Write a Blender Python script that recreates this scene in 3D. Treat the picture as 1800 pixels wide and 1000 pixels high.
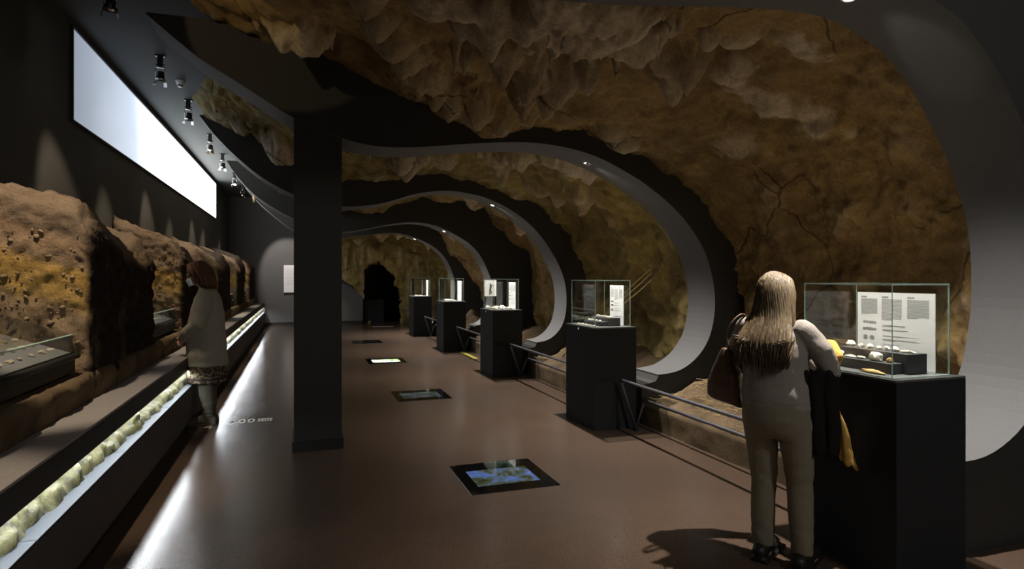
import bpy, bmesh, math, random
from math import sin, cos, pi, radians as R, sqrt
from mathutils import Vector, Matrix, noise

# ------------------------------------------------------------------ camera, world, exposure
for o in list(bpy.data.objects): bpy.data.objects.remove(o)
scene = bpy.context.scene
C = scene.collection
cam_d = bpy.data.cameras.new('camera'); cam = bpy.data.objects.new('camera', cam_d); C.objects.link(cam)
cam_d.sensor_width = 36; cam_d.lens = 22.0; cam_d.shift_y = -14/1800; cam_d.clip_start = .05
cam.location = (0, 0, 1.55); cam.rotation_euler = (R(90), 0, -math.atan(372/1100))
scene.camera = cam
w = bpy.data.worlds.new('world'); scene.world = w; w.use_nodes = True
w.node_tree.nodes['Background'].inputs[0].default_value = (.02, .022, .025, 1)
w.node_tree.nodes['Background'].inputs[1].default_value = .2
vs = scene.view_settings
vs.view_transform = 'Standard'; vs.look = 'None'; vs.gamma = 1; vs.use_curve_mapping = False
vs.exposure = 0.0

def spot_light(name, loc, target, power, size, blend, col, rad=.03, parent=None):
    l = bpy.data.lights.new(name, 'SPOT'); l.energy = power; l.spot_size = R(size); l.spot_blend = blend
    l.color = col; l.shadow_soft_size = rad
    o = bpy.data.objects.new(name, l); C.objects.link(o)
    o.location = loc
    d = Vector(target) - Vector(loc)
    o.rotation_euler = d.to_track_quat('-Z', 'Y').to_euler()
    if parent: o.parent = parent
    return o

WARM = (1.0, .80, .56); WHITE = (1.0, .93, .84); GOLD = (1.0, .74, .40)
YC = [2.75, 6.08, 9.58, 13.06, 16.54]          # centre of each arch along the hall
DOWN = [(2.95, 2.75, 3.06), (2.93, 6.14, 2.74), (2.92, 9.62, 2.68), (2.90, 13.1, 2.49), (2.88, 16.58, 2.50)]
for k, p in enumerate(DOWN):                    # recessed downlights of the arches
    e = [1.1, 1, .9, .9, .9][k]
    spot_light('downlight_beam', p, (p[0], p[1], 0), 620*e, 104, 1, WHITE, .02)           # beam
    spot_light('downlight_rim', (p[0]-.02, p[1], p[2]-.05), (p[0]+1, p[1], p[2]-.18), 2.6*e, 34, .3, WHITE, .04)   # stray light of the lamp rim
UPL = [(4.0, 3.25, .55), (3.95, 6.75, .5), (3.8, 10.2, .5), (3.8, 13.7, .5), (3.7, 17.2, .5)]
for k, p in enumerate(UPL):                     # small warm uplights on the cave ledges behind the arches
    spot_light('cave_lamp', p, (2.2, p[1]+1.7, 3.0), [18, 16, 10, 10, 24][k], 140, .8, GOLD, .06)
TRACK = [2.2, 4.05, 6.0, 7.97, 9.84, 12.1, 13.95, 16.4, 18.6]
# aim of each ceiling spotlight (over the bench)
AIM = [(-1.7, 2.5, 1.0), (-1.68, 4.75, 1.25), (-2.0, 7.3, .9), (-1.75, 8.3, 1.2), (-2.0, 10.6, .9), (-1.75, 11.8, 1.2),
       (-1.95, 14.5, .9), (-1.75, 15.3, 1.2), (-1.75, 18.9, 1.2)]
for y, a in zip(TRACK, AIM):
    spot_light('track_lamp', (-1.5, y, 3.74), a, 330 if y < 5 else 190, 44, .5, WARM, .03)
spot_light('sign_lamp', (-1.0, 19.5, 3.74), (-.2, 21.3, 1.55), 260, 46, .4, WHITE, .03)
spot_light('vault_lamp', (-1.45, 3.3, 3.74), (-.45, 5.3, 3.74), 42, 30, .12, GOLD, .02)

FILL = [((.5, -1.9, 3.86), (1.2, 4.5, 1.2)), ((3.3, -1.6, 3.86), (2.2, 4.5, 1.2))]
for i_, (p, a) in enumerate(FILL):                              # added soft fill lamps behind the camera, lifting the camera-facing surfaces
    l = bpy.data.lights.new('added_fill_lamp', 'AREA'); l.energy = (10, 46)[i_]; l.size = .5; l.shape = 'SQUARE'; l.color = (1, .95, .88)
    o = bpy.data.objects.new('added_fill_lamp', l); C.objects.link(o); o.location = p
    o.rotation_euler = (Vector(a)-Vector(p)).to_track_quat('-Z', 'Y').to_euler()

random.seed(7)
# ------------------------------------------------------------------ materials
def mat(name, col, rough=.6, metal=0, spec=.5, emit=None, es=0):
    m = bpy.data.materials.new(name); m.use_nodes = True
    b = m.node_tree.nodes['Principled BSDF']
    b.inputs['Base Color'].default_value = (*col, 1); b.inputs['Roughness'].default_value = rough
    b.inputs['Metallic'].default_value = metal; b.inputs['Specular IOR Level'].default_value = spec
    if emit:
        b.inputs['Emission Color'].default_value = (*emit, 1); b.inputs['Emission Strength'].default_value = es
    return m
class N:
    def __init__(s, m): s.t = m.node_tree; s.n = s.t.nodes; s.b = s.n['Principled BSDF']
    def new(s, ty, **kw):
        n = s.n.new(ty)
        for k, v in kw.items(): setattr(n, k, v)
        return n
    def link(s, a, b): s.t.links.new(a, b)
    def coord(s, scale=(1, 1, 1), kind='Object'):
        tc = s.new('ShaderNodeTexCoord'); mp = s.new('ShaderNodeMapping'); mp.inputs['Scale'].default_value = scale
        s.link(tc.outputs[kind], mp.inputs[0]); return mp.outputs[0]
    def noise(s, co, sc, det=6, rough=.6, dist=0):
        n = s.new('ShaderNodeTexNoise'); n.inputs['Scale'].default_value = sc; n.inputs['Detail'].default_value = det
        n.inputs['Roughness'].default_value = rough; n.inputs['Distortion'].default_value = dist
        s.link(co, n.inputs['Vector']); return n.outputs['Fac']
    def ramp(s, fac, stops):
        r = s.new('ShaderNodeValToRGB'); e = r.color_ramp.elements
        while len(e) < len(stops): e.new(.5)
        for i, (p, c) in enumerate(stops): e[i].position = p; e[i].color = (*c, 1) if len(c) == 3 else c
        s.link(fac, r.inputs[0]); return r.outputs[0]
    def mix(s, fac, a, b, mode='MIX'):
        m = s.new('ShaderNodeMix', data_type='RGBA', blend_type=mode)
        for sock, v in ((m.inputs[0], fac), (m.inputs[6], a), (m.inputs[7], b)):
            if hasattr(v, 'is_output'): s.link(v, sock)
            else: sock.default_value = v if not isinstance(v, tuple) or len(v) == 4 else (*v, 1)
        return m.outputs[2]
    def bump(s, h, strength=.4, dist=.02, prev=None):
        b = s.new('ShaderNodeBump'); b.inputs['Strength'].default_value = strength; b.inputs['Distance'].default_value = dist
        s.link(h, b.inputs['Height'])
        if prev: s.link(prev, b.inputs['Normal'])
        return b.outputs[0]
    def attr(s, name):
        a = s.new('ShaderNodeAttribute'); a.attribute_name = name; return a.outputs['Fac']

def grained(name, c1, c2, rough, sc=60, bs=.1, bd=.002, spec=.5):
    m = mat(name, c1, rough, spec=spec); n = N(m); co = n.coord()
    f = n.noise(co, sc, 5, .6)
    n.link(n.ramp(f, [(.35, c1), (.65, c2)]), n.b.inputs['Base Color'])
    n.link(n.bump(f, bs, bd), n.b.inputs['Normal']); return m

M = {}
def floor_mat():
    m = mat('floor_linoleum', (.05, .036, .03), .27); n = N(m); co = n.coord()
    f = n.noise(co, 130, 4, .65); g = n.noise(co, 1.1, 4, .6)
    c = n.ramp(f, [(.3, (.054, .035, .025)), (.7, (.125, .084, .061))])
    n.link(n.mix(n.ramp(g, [(.35, (0, 0, 0)), (.7, (.35, .35, .35))]), c, (.035, .025, .020)), n.b.inputs['Base Color'])
    n.link(n.ramp(f, [(.2, (.20,)*3), (.8, (.29,)*3)]), n.b.inputs['Roughness'])
    n.link(n.bump(f, .05, .0008), n.b.inputs['Normal']); n.b.inputs['Specular IOR Level'].default_value = .7; return m
M['floor'] = floor_mat()
M['panel'] = grained('dark_panel_paint', (.034, .034, .032), (.040, .040, .038), .75, 90, .06, .001, .3)
M['ribbon'] = grained('grey_soffit_paint', (.100, .100, .104), (.114, .114, .118), .7, 120, .08, .001, .3)
M['wall'] = grained('charcoal_wall_paint', (.050, .049, .047), (.056, .055, .053), .7, 80, .06, .001, .3)
M['endwall'] = grained('grey_end_wall_paint', (.12, .115, .115), (.13, .125, .125), .7, 80, .06, .001, .3)
M['ceil'] = grained('ceiling_paint', (.078, .088, .091), (.086, .096, .099), .75, 80, .05, .001, .3)
M['skirting'] = mat('skirting_black', (.012, .012, .012), .5)
M['slab'] = grained('bench_slab', (.23, .215, .215), (.27, .255, .255), .55, 70, .04, .001)
M['slabedge'] = mat('bench_edge_black', (.008, .008, .008), .5)
M['bench'] = grained('bench_front', (.045, .041, .040), (.055, .05, .048), .6, 60, .05, .001)
M['lip'] = mat('bench_lip', (.034, .040, .047), .6, spec=.2)
M['ped'] = grained('pedestal_paint', (.018, .019, .021), (.022, .024, .027), .8, 130, .07, .001, .2)
M['pedtop'] = mat('pedestal_deck', (.10, .10, .105), .45)
M['step'] = mat('display_step', (.045, .045, .05), .55)
M['steel'] = mat('rail_steel', (.11, .11, .125), .38, .6)
M['chrome'] = mat('chrome', (.7, .68, .65), .2, 1)
M['lockmetal'] = mat('lock_metal', (.5, .47, .42), .5, .5)
M['black'] = mat('lamp_black', (.012, .012, .012), .3)
M['whiteplastic'] = mat('white_plastic', (.62, .62, .60), .4)
M['board'] = mat('white_board', (.90, .88, .90), .5)
M['print'] = mat('printed_grey', (.25, .25, .27), .7)
M['printlight'] = mat('printed_light_grey', (.42, .42, .44), .7)
M['printdark'] = mat('printed_dark', (.10, .075, .05), .7)
M['bulb'] = mat('lamp_lens', (1, .95, .9), .3, emit=(1, .94, .88), es=60)
M['led'] = mat('led_strip', (1, 1, 1), .4, emit=(.90, .96, 1.0), es=80)
M['flint'] = grained('flint_pale', (.62, .55, .44), (.42, .34, .24), .6, 18, .3, .004)
M['flint2'] = grained('flint_ochre', (.55, .36, .14), (.35, .2, .07), .6, 22, .3, .004)
M['flint3'] = grained('flint_white', (.78, .74, .66), (.6, .54, .45), .6, 20, .3, .004)
M['wood'] = grained('stick_wood', (.42, .32, .17), (.28, .2, .09), .7, 30, .3, .003)
M['yellow'] = mat('hazard_yellow', (.75, .68, .04), .5)
M['floorprint'] = mat('floor_lettering', (.78, .76, .66), .5)
M['straw'] = mat('straw', (.42, .30, .12), .8)
def rock_mat(name, tint):
    m = mat(name, (.3, .2, .1), .82, spec=.25); n = N(m); co = n.coord()
    a = n.noise(co, 1.3, 7, .62, .4); b = n.noise(co, 5.5, 8, .65, .3); c = n.noise(co, 38, 5, .65)
    t = tint
    col = n.ramp(a, [(.28, (.13*t[0], .075*t[1], .028*t[2])), (.45, (.28*t[0], .19*t[1], .075*t[2])), (.58, (.39*t[0], .27*t[1], .105*t[2])), (.75, (.24*t[0], .16*t[1], .08*t[2]))])
    col = n.mix(n.ramp(b, [(.34, (.5,)*3), (.6, (0, 0, 0))]), col, (.14*t[0], .085*t[1], .045*t[2]))
    cal = n.attr('calcite')
    pale = n.ramp(b, [(.35, (.40, .32, .21)), (.6, (.66, .56, .42))])
    col = n.mix(cal, col, pale)
    col = n.mix(.6, col, n.ramp(c, [(.3, (.35,)*3), (.7, (1, 1, 1))]), 'MULTIPLY')
    # fine cracks
    v = n.new('ShaderNodeTexVoronoi', feature='DISTANCE_TO_EDGE'); v.inputs['Scale'].default_value = 1.15
    wv = n.new('ShaderNodeMix', data_type='VECTOR'); wv.inputs[0].default_value = .22
    nz = n.new('ShaderNodeTexNoise'); nz.inputs['Scale'].default_value = 2.6; nz.inputs['Detail'].default_value = 5
    n.link(co, nz.inputs['Vector']); n.link(co, wv.inputs[4]); n.link(nz.outputs['Color'], wv.inputs[5]); n.link(wv.outputs[1], v.inputs['Vector'])
    gate = n.ramp(n.noise(co, .7, 3, .5), [(.48, (0, 0, 0)), (.56, (1, 1, 1))])
    cr = n.ramp(v.outputs['Distance'], [(.0, (0, 0, 0)), (.012, (1, 1, 1))])
    crk = n.mix(gate, (1, 1, 1), cr)
    col = n.mix(1.0, col, n.mix(.75, (1, 1, 1), crk), 'MULTIPLY')
    n.link(col, n.b.inputs['Base Color'])
    nb = n.bump(b, .5, .035); nb = n.bump(c, .6, .010, nb); nb = n.bump(crk, .6, .01, nb)
    n.link(nb, n.b.inputs['Normal']); return m
M['rock'] = rock_mat('cave_rock_ochre', (1, 1, 1))
M['rock2'] = rock_mat('cave_rock_olive', (.95, 1.08, .95))
def earth_mat():
    m = mat('excavated_earth', (.2, .12, .06), .95, spec=.1); n = N(m); co = n.coord()
    st = n.attr('strata'); b = n.noise(co, 9, 8, .7); c = n.noise(co, 70, 5, .7); d = n.noise(co, 2.0, 4, .6)
    add = n.new('ShaderNodeMath', operation='MULTIPLY_ADD'); n.link(d, add.inputs[0]); add.inputs[1].default_value = .16; n.link(st, add.inputs[2])
    col = n.ramp(add.outputs[0], [(.10, (.36, .27, .18)), (.44, (.34, .25, .16)), (.52, (.43, .29, .10)), (.74, (.45, .29, .09)), (.82, (.30, .22, .15)), (.98, (.28, .19, .125)), (1.0, (.20, .15, .11))])
    col = n.mix(n.ramp(b, [(.32, (.7,)*3), (.55, (0, 0, 0))]), col, (.16, .115, .075))
    col = n.mix(.5, col, n.ramp(c, [(.3, (.35,)*3), (.7, (1, 1, 1))]), 'MULTIPLY')
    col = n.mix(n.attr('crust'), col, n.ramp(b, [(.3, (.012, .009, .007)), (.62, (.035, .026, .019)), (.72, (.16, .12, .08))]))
    n.link(col, n.b.inputs['Base Color'])
    nb = n.bump(b, .8, .04); nb = n.bump(c, .7, .01, nb); n.link(nb, n.b.inputs['Normal']); return m
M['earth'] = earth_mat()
def plaster_mat():
    m = mat('brown_plaster', (.16, .10, .05), .9, spec=.15); n = N(m); co = n.coord(); b = n.noise(co, 3, 7, .65); c = n.noise(co, 45, 5, .6)
    col = n.ramp(b, [(.3, (.075, .052, .032)), (.5, (.13, .092, .055)), (.7, (.18, .13, .08))])
    n.link(n.mix(.4, col, n.ramp(c, [(.3, (.4,)*3), (.7, (1, 1, 1))]), 'MULTIPLY'), n.b.inputs['Base Color'])
    n.link(n.bump(c, .4, .006), n.b.inputs['Normal']); return m
M['plaster'] = plaster_mat()
def moss_mat():
    m = mat('flowstone_yellow', (.5, .45, .15), .75); n = N(m); co = n.coord(); a = n.noise(co, 3.2, 6, .6); b = n.noise(co, 16, 7, .7); c = n.noise(co, 70, 4, .6)
    col = n.ramp(a, [(.34, (.040, .034, .0015)), (.48, (.050, .043, .004)), (.6, (.066, .060, .020)), (.72, (.026, .023, .001))])
    col = n.mix(n.ramp(b, [(.40, (.9,)*3), (.52, (0, 0, 0))]), col, (.014, .012, .003))
    n.link(col, n.b.inputs['Base Color'])
    n.link(n.bump(c, .4, .004, n.bump(b, .6, .02)), n.b.inputs['Normal']); return m
M['moss'] = moss_mat()
def glass_mat(name, tint, edge=False):
    m = bpy.data.materials.new(name); m.use_nodes = True; t = m.node_tree
    for x in list(t.nodes): t.nodes.remove(x)
    o = t.nodes.new('ShaderNodeOutputMaterial'); tr = t.nodes.new('ShaderNodeBsdfTransparent'); gl = t.nodes.new('ShaderNodeBsdfGlossy')
    mx = t.nodes.new('ShaderNodeMixShader'); lw = t.nodes.new('ShaderNodeLayerWeight'); lw.inputs[0].default_value = .5
    p = t.nodes.new('ShaderNodeMath'); p.operation = 'POWER'; p.inputs[1].default_value = 5
    q = t.nodes.new('ShaderNodeMath'); q.operation = 'MULTIPLY_ADD'; q.inputs[1].default_value = .9; q.inputs[2].default_value = .05
    t.links.new(lw.outputs['Facing'], p.inputs[0]); t.links.new(p.outputs[0], q.inputs[0]); t.links.new(q.outputs[0], mx.inputs[0])
    tr.inputs[0].default_value = (*tint, 1); gl.inputs['Roughness'].default_value = .01
    t.links.new(tr.outputs[0], mx.inputs[1]); t.links.new(gl.outputs[0], mx.inputs[2]); t.links.new(mx.outputs[0], o.inputs[0]); return m
M['glass'] = glass_mat('display_glass', (.965, .985, .975))
M['glassedge'] = mat('glass_edge_green', (.50, .70, .63), .25)
def screen_mat():
    m = mat('wall_screen_light', (.8, .82, .85), .35); n = N(m)
    tc = n.new('ShaderNodeTexCoord'); sp = n.new('ShaderNodeSeparateXYZ'); n.link(tc.outputs['Generated'], sp.inputs[0])
    nz = n.noise(n.coord((.4, .4, .8)), 1.2, 3, .5)
    ad = n.new('ShaderNodeMath', operation='MULTIPLY_ADD'); n.link(nz, ad.inputs[0]); ad.inputs[1].default_value = .10; n.link(sp.outputs[1], ad.inputs[2])
    col = n.ramp(ad.outputs[0], [(.05, (.36, .42, .52)), (.28, (.52, .60, .72)), (.48, (.92, .97, 1.0)), (.75, (1.0, 1.0, .97))])
    st = n.ramp(ad.outputs[0], [(.05, (.07,)*3), (.28, (.13,)*3), (.5, (.40,)*3), (.75, (.8,)*3)])
    mu = n.new('ShaderNodeMath', operation='MULTIPLY'); n.link(st, mu.inputs[0]); mu.inputs[1].default_value = 10.0
    n.link(col, n.b.inputs['Emission Color']); n.link(mu.outputs[0], n.b.inputs['Emission Strength']); return m
M['screen'] = screen_mat()
def display_mat(name, stops, s, sc=7):
    m = mat(name, (.01, .01, .01), .06); n = N(m); co = n.coord(); f = n.noise(co, sc, 6, .65, .8)
    n.link(n.ramp(f, stops), n.b.inputs['Emission Color']); n.b.inputs['Emission Strength'].default_value = s; return m
M['disp0'] = display_mat('floor_display_sea', [(.34, (.03, .035, .015)), (.44, (.07, .085, .04)), (.50, (.12, .17, .19)), (.55, (.10, .18, .46)), (.7, (.20, .32, .75))], .55)
M['disp1'] = display_mat('floor_display_dim', [(.4, (.02, .03, .03)), (.6, (.10, .12, .13))], .5)
M['disp2'] = display_mat('floor_display_bright', [(.38, (.05, .25, .1)), (.47, (.55, .7, .2)), (.53, (.95, 1, .9)), (.6, (.5, .75, 1)), (.7, (.2, .5, .9))], 2.2, 4)
M['disp3'] = display_mat('floor_display_off', [(.4, (.004, .004, .004)), (.6, (.01, .012, .012))], .3)
M['bezel'] = mat('black_glass', (.004, .004, .004), .04)
M['niche_board'] = mat('grey_display_board', (.22, .23, .26), .6)
M['tape'] = mat('hazard_dark', (.03, .03, .02), .6)

# ------------------------------------------------------------------ mesh builder
class MB:
    def __init__(s): s.v = []; s.f = []; s.m = []
    def face(s, pts, mi=0):
        b = len(s.v); s.v += [tuple(p) for p in pts]; s.f.append(list(range(b, b+len(pts)))); s.m.append(mi)
    def box(s, x0, x1, y0, y1, z0, z1, mi=0, mx=None):
        b = len(s.v); P = [(x0, y0, z0), (x1, y0, z0), (x1, y1, z0), (x0, y1, z0), (x0, y0, z1), (x1, y0, z1), (x1, y1, z1), (x0, y1, z1)]
        if mx: P = [tuple(mx @ Vector(p)) for p in P]
        s.v += P
        for q in ((3, 2, 1, 0), (4, 5, 6, 7), (0, 1, 5, 4), (1, 2, 6, 5), (2, 3, 7, 6), (3, 0, 4, 7)):
            s.f.append([b+i for i in q]); s.m.append(mi)
    def loft(s, rings, close=True, cap=True, mi=0):
        b = len(s.v); n = len(rings[0])
        for r in rings: s.v += [tuple(p) for p in r]
        for i in range(len(rings)-1):
            for j in range(n if close else n-1):
                k = (j+1) % n
                s.f.append([b+i*n+j, b+i*n+k, b+(i+1)*n+k, b+(i+1)*n+j]); s.m.append(mi)
        if cap and close:
            s.f.append([b+j for j in range(n-1, -1, -1)]); s.m.append(mi)
            e = b+(len(rings)-1)*n; s.f.append([e+j for j in range(n)]); s.m.append(mi)
    def tube(s, pts, rad, seg=10, mi=0, round_ends=False, flat=1.0, up=None):
        P = [Vector(p) for p in pts]
        rr = list(rad) if hasattr(rad, '__len__') else [rad]*len(P)
        if round_ends:
            d0 = (P[0]-P[1]).normalized(); d1 = (P[-1]-P[-2]).normalized()
            P = [P[0]+d0*rr[0]*.92, P[0]+d0*rr[0]*.6] + P + [P[-1]+d1*rr[-1]*.6, P[-1]+d1*rr[-1]*.92]
            rr = [rr[0]*.35, rr[0]*.8] + rr + [rr[-1]*.8, rr[-1]*.35]
        rings = []; prev = None
        for i, p in enumerate(P):
            t = (P[min(i+1, len(P)-1)] - P[max(i-1, 0)]).normalized()
            if prev is None:
                a = Vector(up) if up else (Vector((0, 0, 1)) if abs(t.z) < .9 else Vector((0, 1, 0)))
            else: a = prev
            n1 = (a - t*a.dot(t)).normalized(); n2 = t.cross(n1); prev = n1
            rings.append([p + n1*rr[i]*cos(2*pi*j/seg) + n2*rr[i]*flat*sin(2*pi*j/seg) for j in range(seg)])
        s.loft(rings, mi=mi)
    def ell(s, c, r, rot=None, nu=16, nv=10, mi=0):
        c = Vector(c); rings = []
        for i in range(nv+1):
            th = .02 + (pi-.04)*i/nv; ring = []
            for j in range(nu):
                v = Vector((r[0]*sin(th)*cos(2*pi*j/nu), r[1]*sin(th)*sin(2*pi*j/nu), -r[2]*cos(th)))
                ring.append(c + (rot @ v if rot else v))
            rings.append(ring)
        s.loft(rings, mi=mi)
    def rings(s, lst, seg=24, mi=0, sq=2.0):           # (cx, cy, z, rx, ry) stacks of superellipse rings
        rr = []
        for (cx, cy, z, rx, ry) in lst:
            ring = []
            for j in range(seg):
                a = 2*pi*j/seg; ca, sa = cos(a), sin(a)
                ring.append((cx + rx*math.copysign(abs(ca)**(2/sq), ca), cy + ry*math.copysign(abs(sa)**(2/sq), sa), z))
            rr.append(ring)
        s.loft(rr, mi=mi)
    def mesh(s, name):
        me = bpy.data.meshes.new(name); me.from_pydata(s.v, [], s.f); me.polygons.foreach_set('material_index', s.m); me.update(); return me
    def build(s, name, mats, parent=None, smooth=False, bevel=0, seg=2):
        me = s.mesh(name)
        return link(name, me, mats, parent, smooth, bevel, seg)
def link(name, me, mats, parent=None, smooth=False, bevel=0, seg=2):
    for m in (mats if isinstance(mats, (list, tuple)) else [mats]): me.materials.append(m)
    if smooth: me.polygons.foreach_set('use_smooth', [True]*len(me.polygons))
    o = bpy.data.objects.new(name, me); C.objects.link(o)
    if parent: o.parent = parent
    if bevel:
        b = o.modifiers.new('bevel', 'BEVEL'); b.width = bevel; b.segments = seg; b.limit_method = 'ANGLE'
    return o
def tag(o, label, cat, group=None, kind=None):
    o['label'] = label; o['category'] = cat
    if group: o['group'] = group
    if kind: o['kind'] = kind
    return o
def thing(name, label, cat, loc=(0, 0, 0), rz=0, group=None):
    o = bpy.data.objects.new(name, None); o.empty_display_size = .1; C.objects.link(o); o.location = loc; o.rotation_euler = (0, 0, rz)
    return tag(o, label, cat, group)
def struct(o): o['kind'] = 'structure'; return o
def copy_tree(o, parent=None):
    c = o.copy(); C.objects.link(c)
    if parent: c.parent = parent
    for ch in list(o.children): copy_tree(ch, c)
    return c
def cat_rom(P, n):
    P = [Vector(p) for p in P]; Q = [P[0]*2-P[1]] + P + [P[-1]*2-P[-2]]
    fine = []
    for i in range(1, len(Q)-2):
        for j in range(12):
            t = j/12; a, b, c, d = Q[i-1], Q[i], Q[i+1], Q[i+2]
            fine.append(.5*((2*b) + (c-a)*t + (2*a-5*b+4*c-d)*t*t + (3*b-a-3*c+d)*t**3))
    fine.append(P[-1]); L = [0]
    for i in range(1, len(fine)): L.append(L[-1] + (fine[i]-fine[i-1]).length)
    out = []; k = 0
    for i in range(n):
        d = L[-1]*i/(n-1)
        while k < len(L)-2 and L[k+1] < d: k += 1
        u = (d-L[k])/max(1e-9, L[k+1]-L[k]); out.append(fine[k].lerp(fine[k+1], min(1, u)))
    return out
def fbm(p, o=4): return noise.fractal(p, 1.0, 2.0, o, noise_basis='PERLIN_ORIGINAL')
def sm(a, b, x):
    t = max(0, min(1, (x-a)/(b-a))); return t*t*(3-2*t)

# ------------------------------------------------------------------ room shell
Y0, YE, XL, XR, ZC = -3.0, 21.3, -2.1, 5.7, 4.05
m = MB(); m.box(XL-.1, XR+.1, Y0-.1, 23.6, -.1, 0); struct(m.build('floor', M['floor']))
m = MB(); m.box(XL-.1, XR+.1, Y0-.1, 23.6, ZC, ZC+.1); struct(m.build('ceiling', M['ceil']))
m = MB(); m.box(XL-.1, XL, Y0, YE+.1, 0, ZC); struct(m.build('wall_left', M['wall']))
m = MB(); m.box(XR, XR+.1, Y0, 23.6, 0, ZC); struct(m.build('wall_right', M['wall']))
m = MB(); m.box(XL-.1, XR+.1, Y0-.1, Y0, 0, ZC); struct(m.build('wall_near', M['wall']))
m = MB(); m.box(XL, 1.97, YE, YE+.1, 0, ZC); m.box(1.97, XR, YE, YE+.1, 2.3, ZC); m.box(3.5, XR, YE, YE+.1, 0, 2.3); struct(m.build('wall_far', M['endwall']))
m = MB(); m.box(1.97, XR, 23.5, 23.6, 0, ZC); m.box(1.87, 1.97, YE+.1, 23.6, 0, ZC); struct(m.build('wall_passage', M['panel']))
m = MB(); m.box(-1.05, 1.97, YE-.015, YE, 0, .09); struct(m.build('baseboard_far', M['skirting'], bevel=.003))

# light screen high on the left wall
t = thing('light_screen', 'long glowing white screen high on the dark left wall', 'screen', (XL, 7.06, 3.05))
m = MB(); m.box(0.012, .018, 0.02, 10.84, .02, .90); m.build('screen_surface', M['screen'], t)
m = MB()
for b in ((0, .03, 0, 10.86, 0, .015), (0, .03, 0, 10.86, .905, .92), (0, .03, 0, .015, .015, .905), (0, .03, 10.845, 10.86, .015, .905)): m.box(*b)
m.build('frame', M['skirting'], t)

# ------------------------------------------------------------------ arches
ARCH = [
 [(-1.2, 3.74), (-.6, 3.46), (0, 3.2), (.5, 3.05), (1.0, 3.0), (1.5, 3.02), (2.0, 3.075), (2.45, 3.13), (2.85, 3.155), (3.1, 3.135), (3.3, 3.075), (3.5, 2.985), (3.72, 2.81), (3.9, 2.59), (4.07, 2.34), (4.19, 2.1), (4.28, 1.83), (4.305, 1.47), (4.28, 1.22), (4.21, .95), (4.1, .77), (3.97, .645), (3.82, .56), (3.7, .518), (3.58, .5), (3.45, .5)],
 [(-1.191, 3.722), (-.814, 3.418), (-.554, 3.262), (-.305, 3.112), (-.038, 2.96), (.36, 2.817), (.664, 2.764), (1.05, 2.781), (1.516, 2.843), (2.0, 2.893), (2.249, 2.899), (2.44, 2.888), (2.666, 2.858), (2.852, 2.815), (3.055, 2.745), (3.377, 2.598), (3.576, 2.48), (3.777, 2.342), (3.966, 2.172), (4.104, 2.011), (4.205, 1.86), (4.275, 1.7), (4.33, 1.506), (4.355, 1.313), (4.347, 1.121), (4.295, .909), (4.205, .75), (4.082, .625), (3.92, .53), (3.759, .492), (3.62, .483)],
 [(-1.271, 3.73), (-1.089, 3.487), (-.791, 3.181), (-.457, 2.917), (-.056, 2.713), (.3, 2.61), (.572, 2.583), (.783, 2.591), (.977, 2.615), (1.174, 2.656), (1.374, 2.722), (1.577, 2.79), (1.826, 2.844), (2.097, 2.873), (2.31, 2.865), (2.635, 2.815), (2.856, 2.747), (3.08, 2.649), (3.307, 2.515), (3.538, 2.33), (3.723, 2.125), (3.867, 1.92), (3.96, 1.765), (4.055, 1.54), (4.1, 1.32), (4.105, 1.08), (4.07, .86), (4.0, .708), (3.881, .58), (3.733, .505), (3.57, .479)],
 [(-1.292, 3.724), (-1.096, 3.425), (-.798, 3.105), (-.454, 2.869), (-.077, 2.673), (.35, 2.52), (.785, 2.455), (1.208, 2.518), (1.612, 2.608), (1.945, 2.663), (2.224, 2.683), (2.507, 2.656), (2.818, 2.571), (3.171, 2.399), (3.46, 2.2), (3.67, 1.95), (3.857, 1.555), (3.92, 1.3), (3.92, 1.05), (3.88, .82), (3.78, .62), (3.65, .52), (3.5, .48)],
 [(-1.25, 3.72), (-.913, 3.325), (-.474, 2.939), (-.098, 2.68), (.4, 2.54), (.998, 2.55), (1.635, 2.638), (2.195, 2.694), (2.605, 2.659), (3.113, 2.476), (3.477, 2.242), (3.72, 1.95), (3.886, 1.556), (3.93, 1.3), (3.92, 1.05), (3.88, .82), (3.78, .62), (3.65, .52), (3.5, .48)]]
AN = ['nearest arched rib, its grey underside curling down beside the nearest glass case', 'arched rib carried by the square pillar, second from the camera',
      'third arched rib from the camera, curling down behind the third glass case', 'fourth arched rib from the camera, above the fourth glass case', 'farthest and smallest arched rib, framing the dark cave opening']
curves = []
def make_soffit(P, th=.02):
    S = [(p.x, p.y) for p in P]; nrm = []
    for i in range(len(P)):
        t = (P[min(i+1, len(P)-1)]-P[max(i-1, 0)]).normalized(); nrm.append((t.y, -t.x))
    return [(p[0]+q[0]*th, p[1]+q[1]*th) for p, q in zip(S, nrm)]
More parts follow.
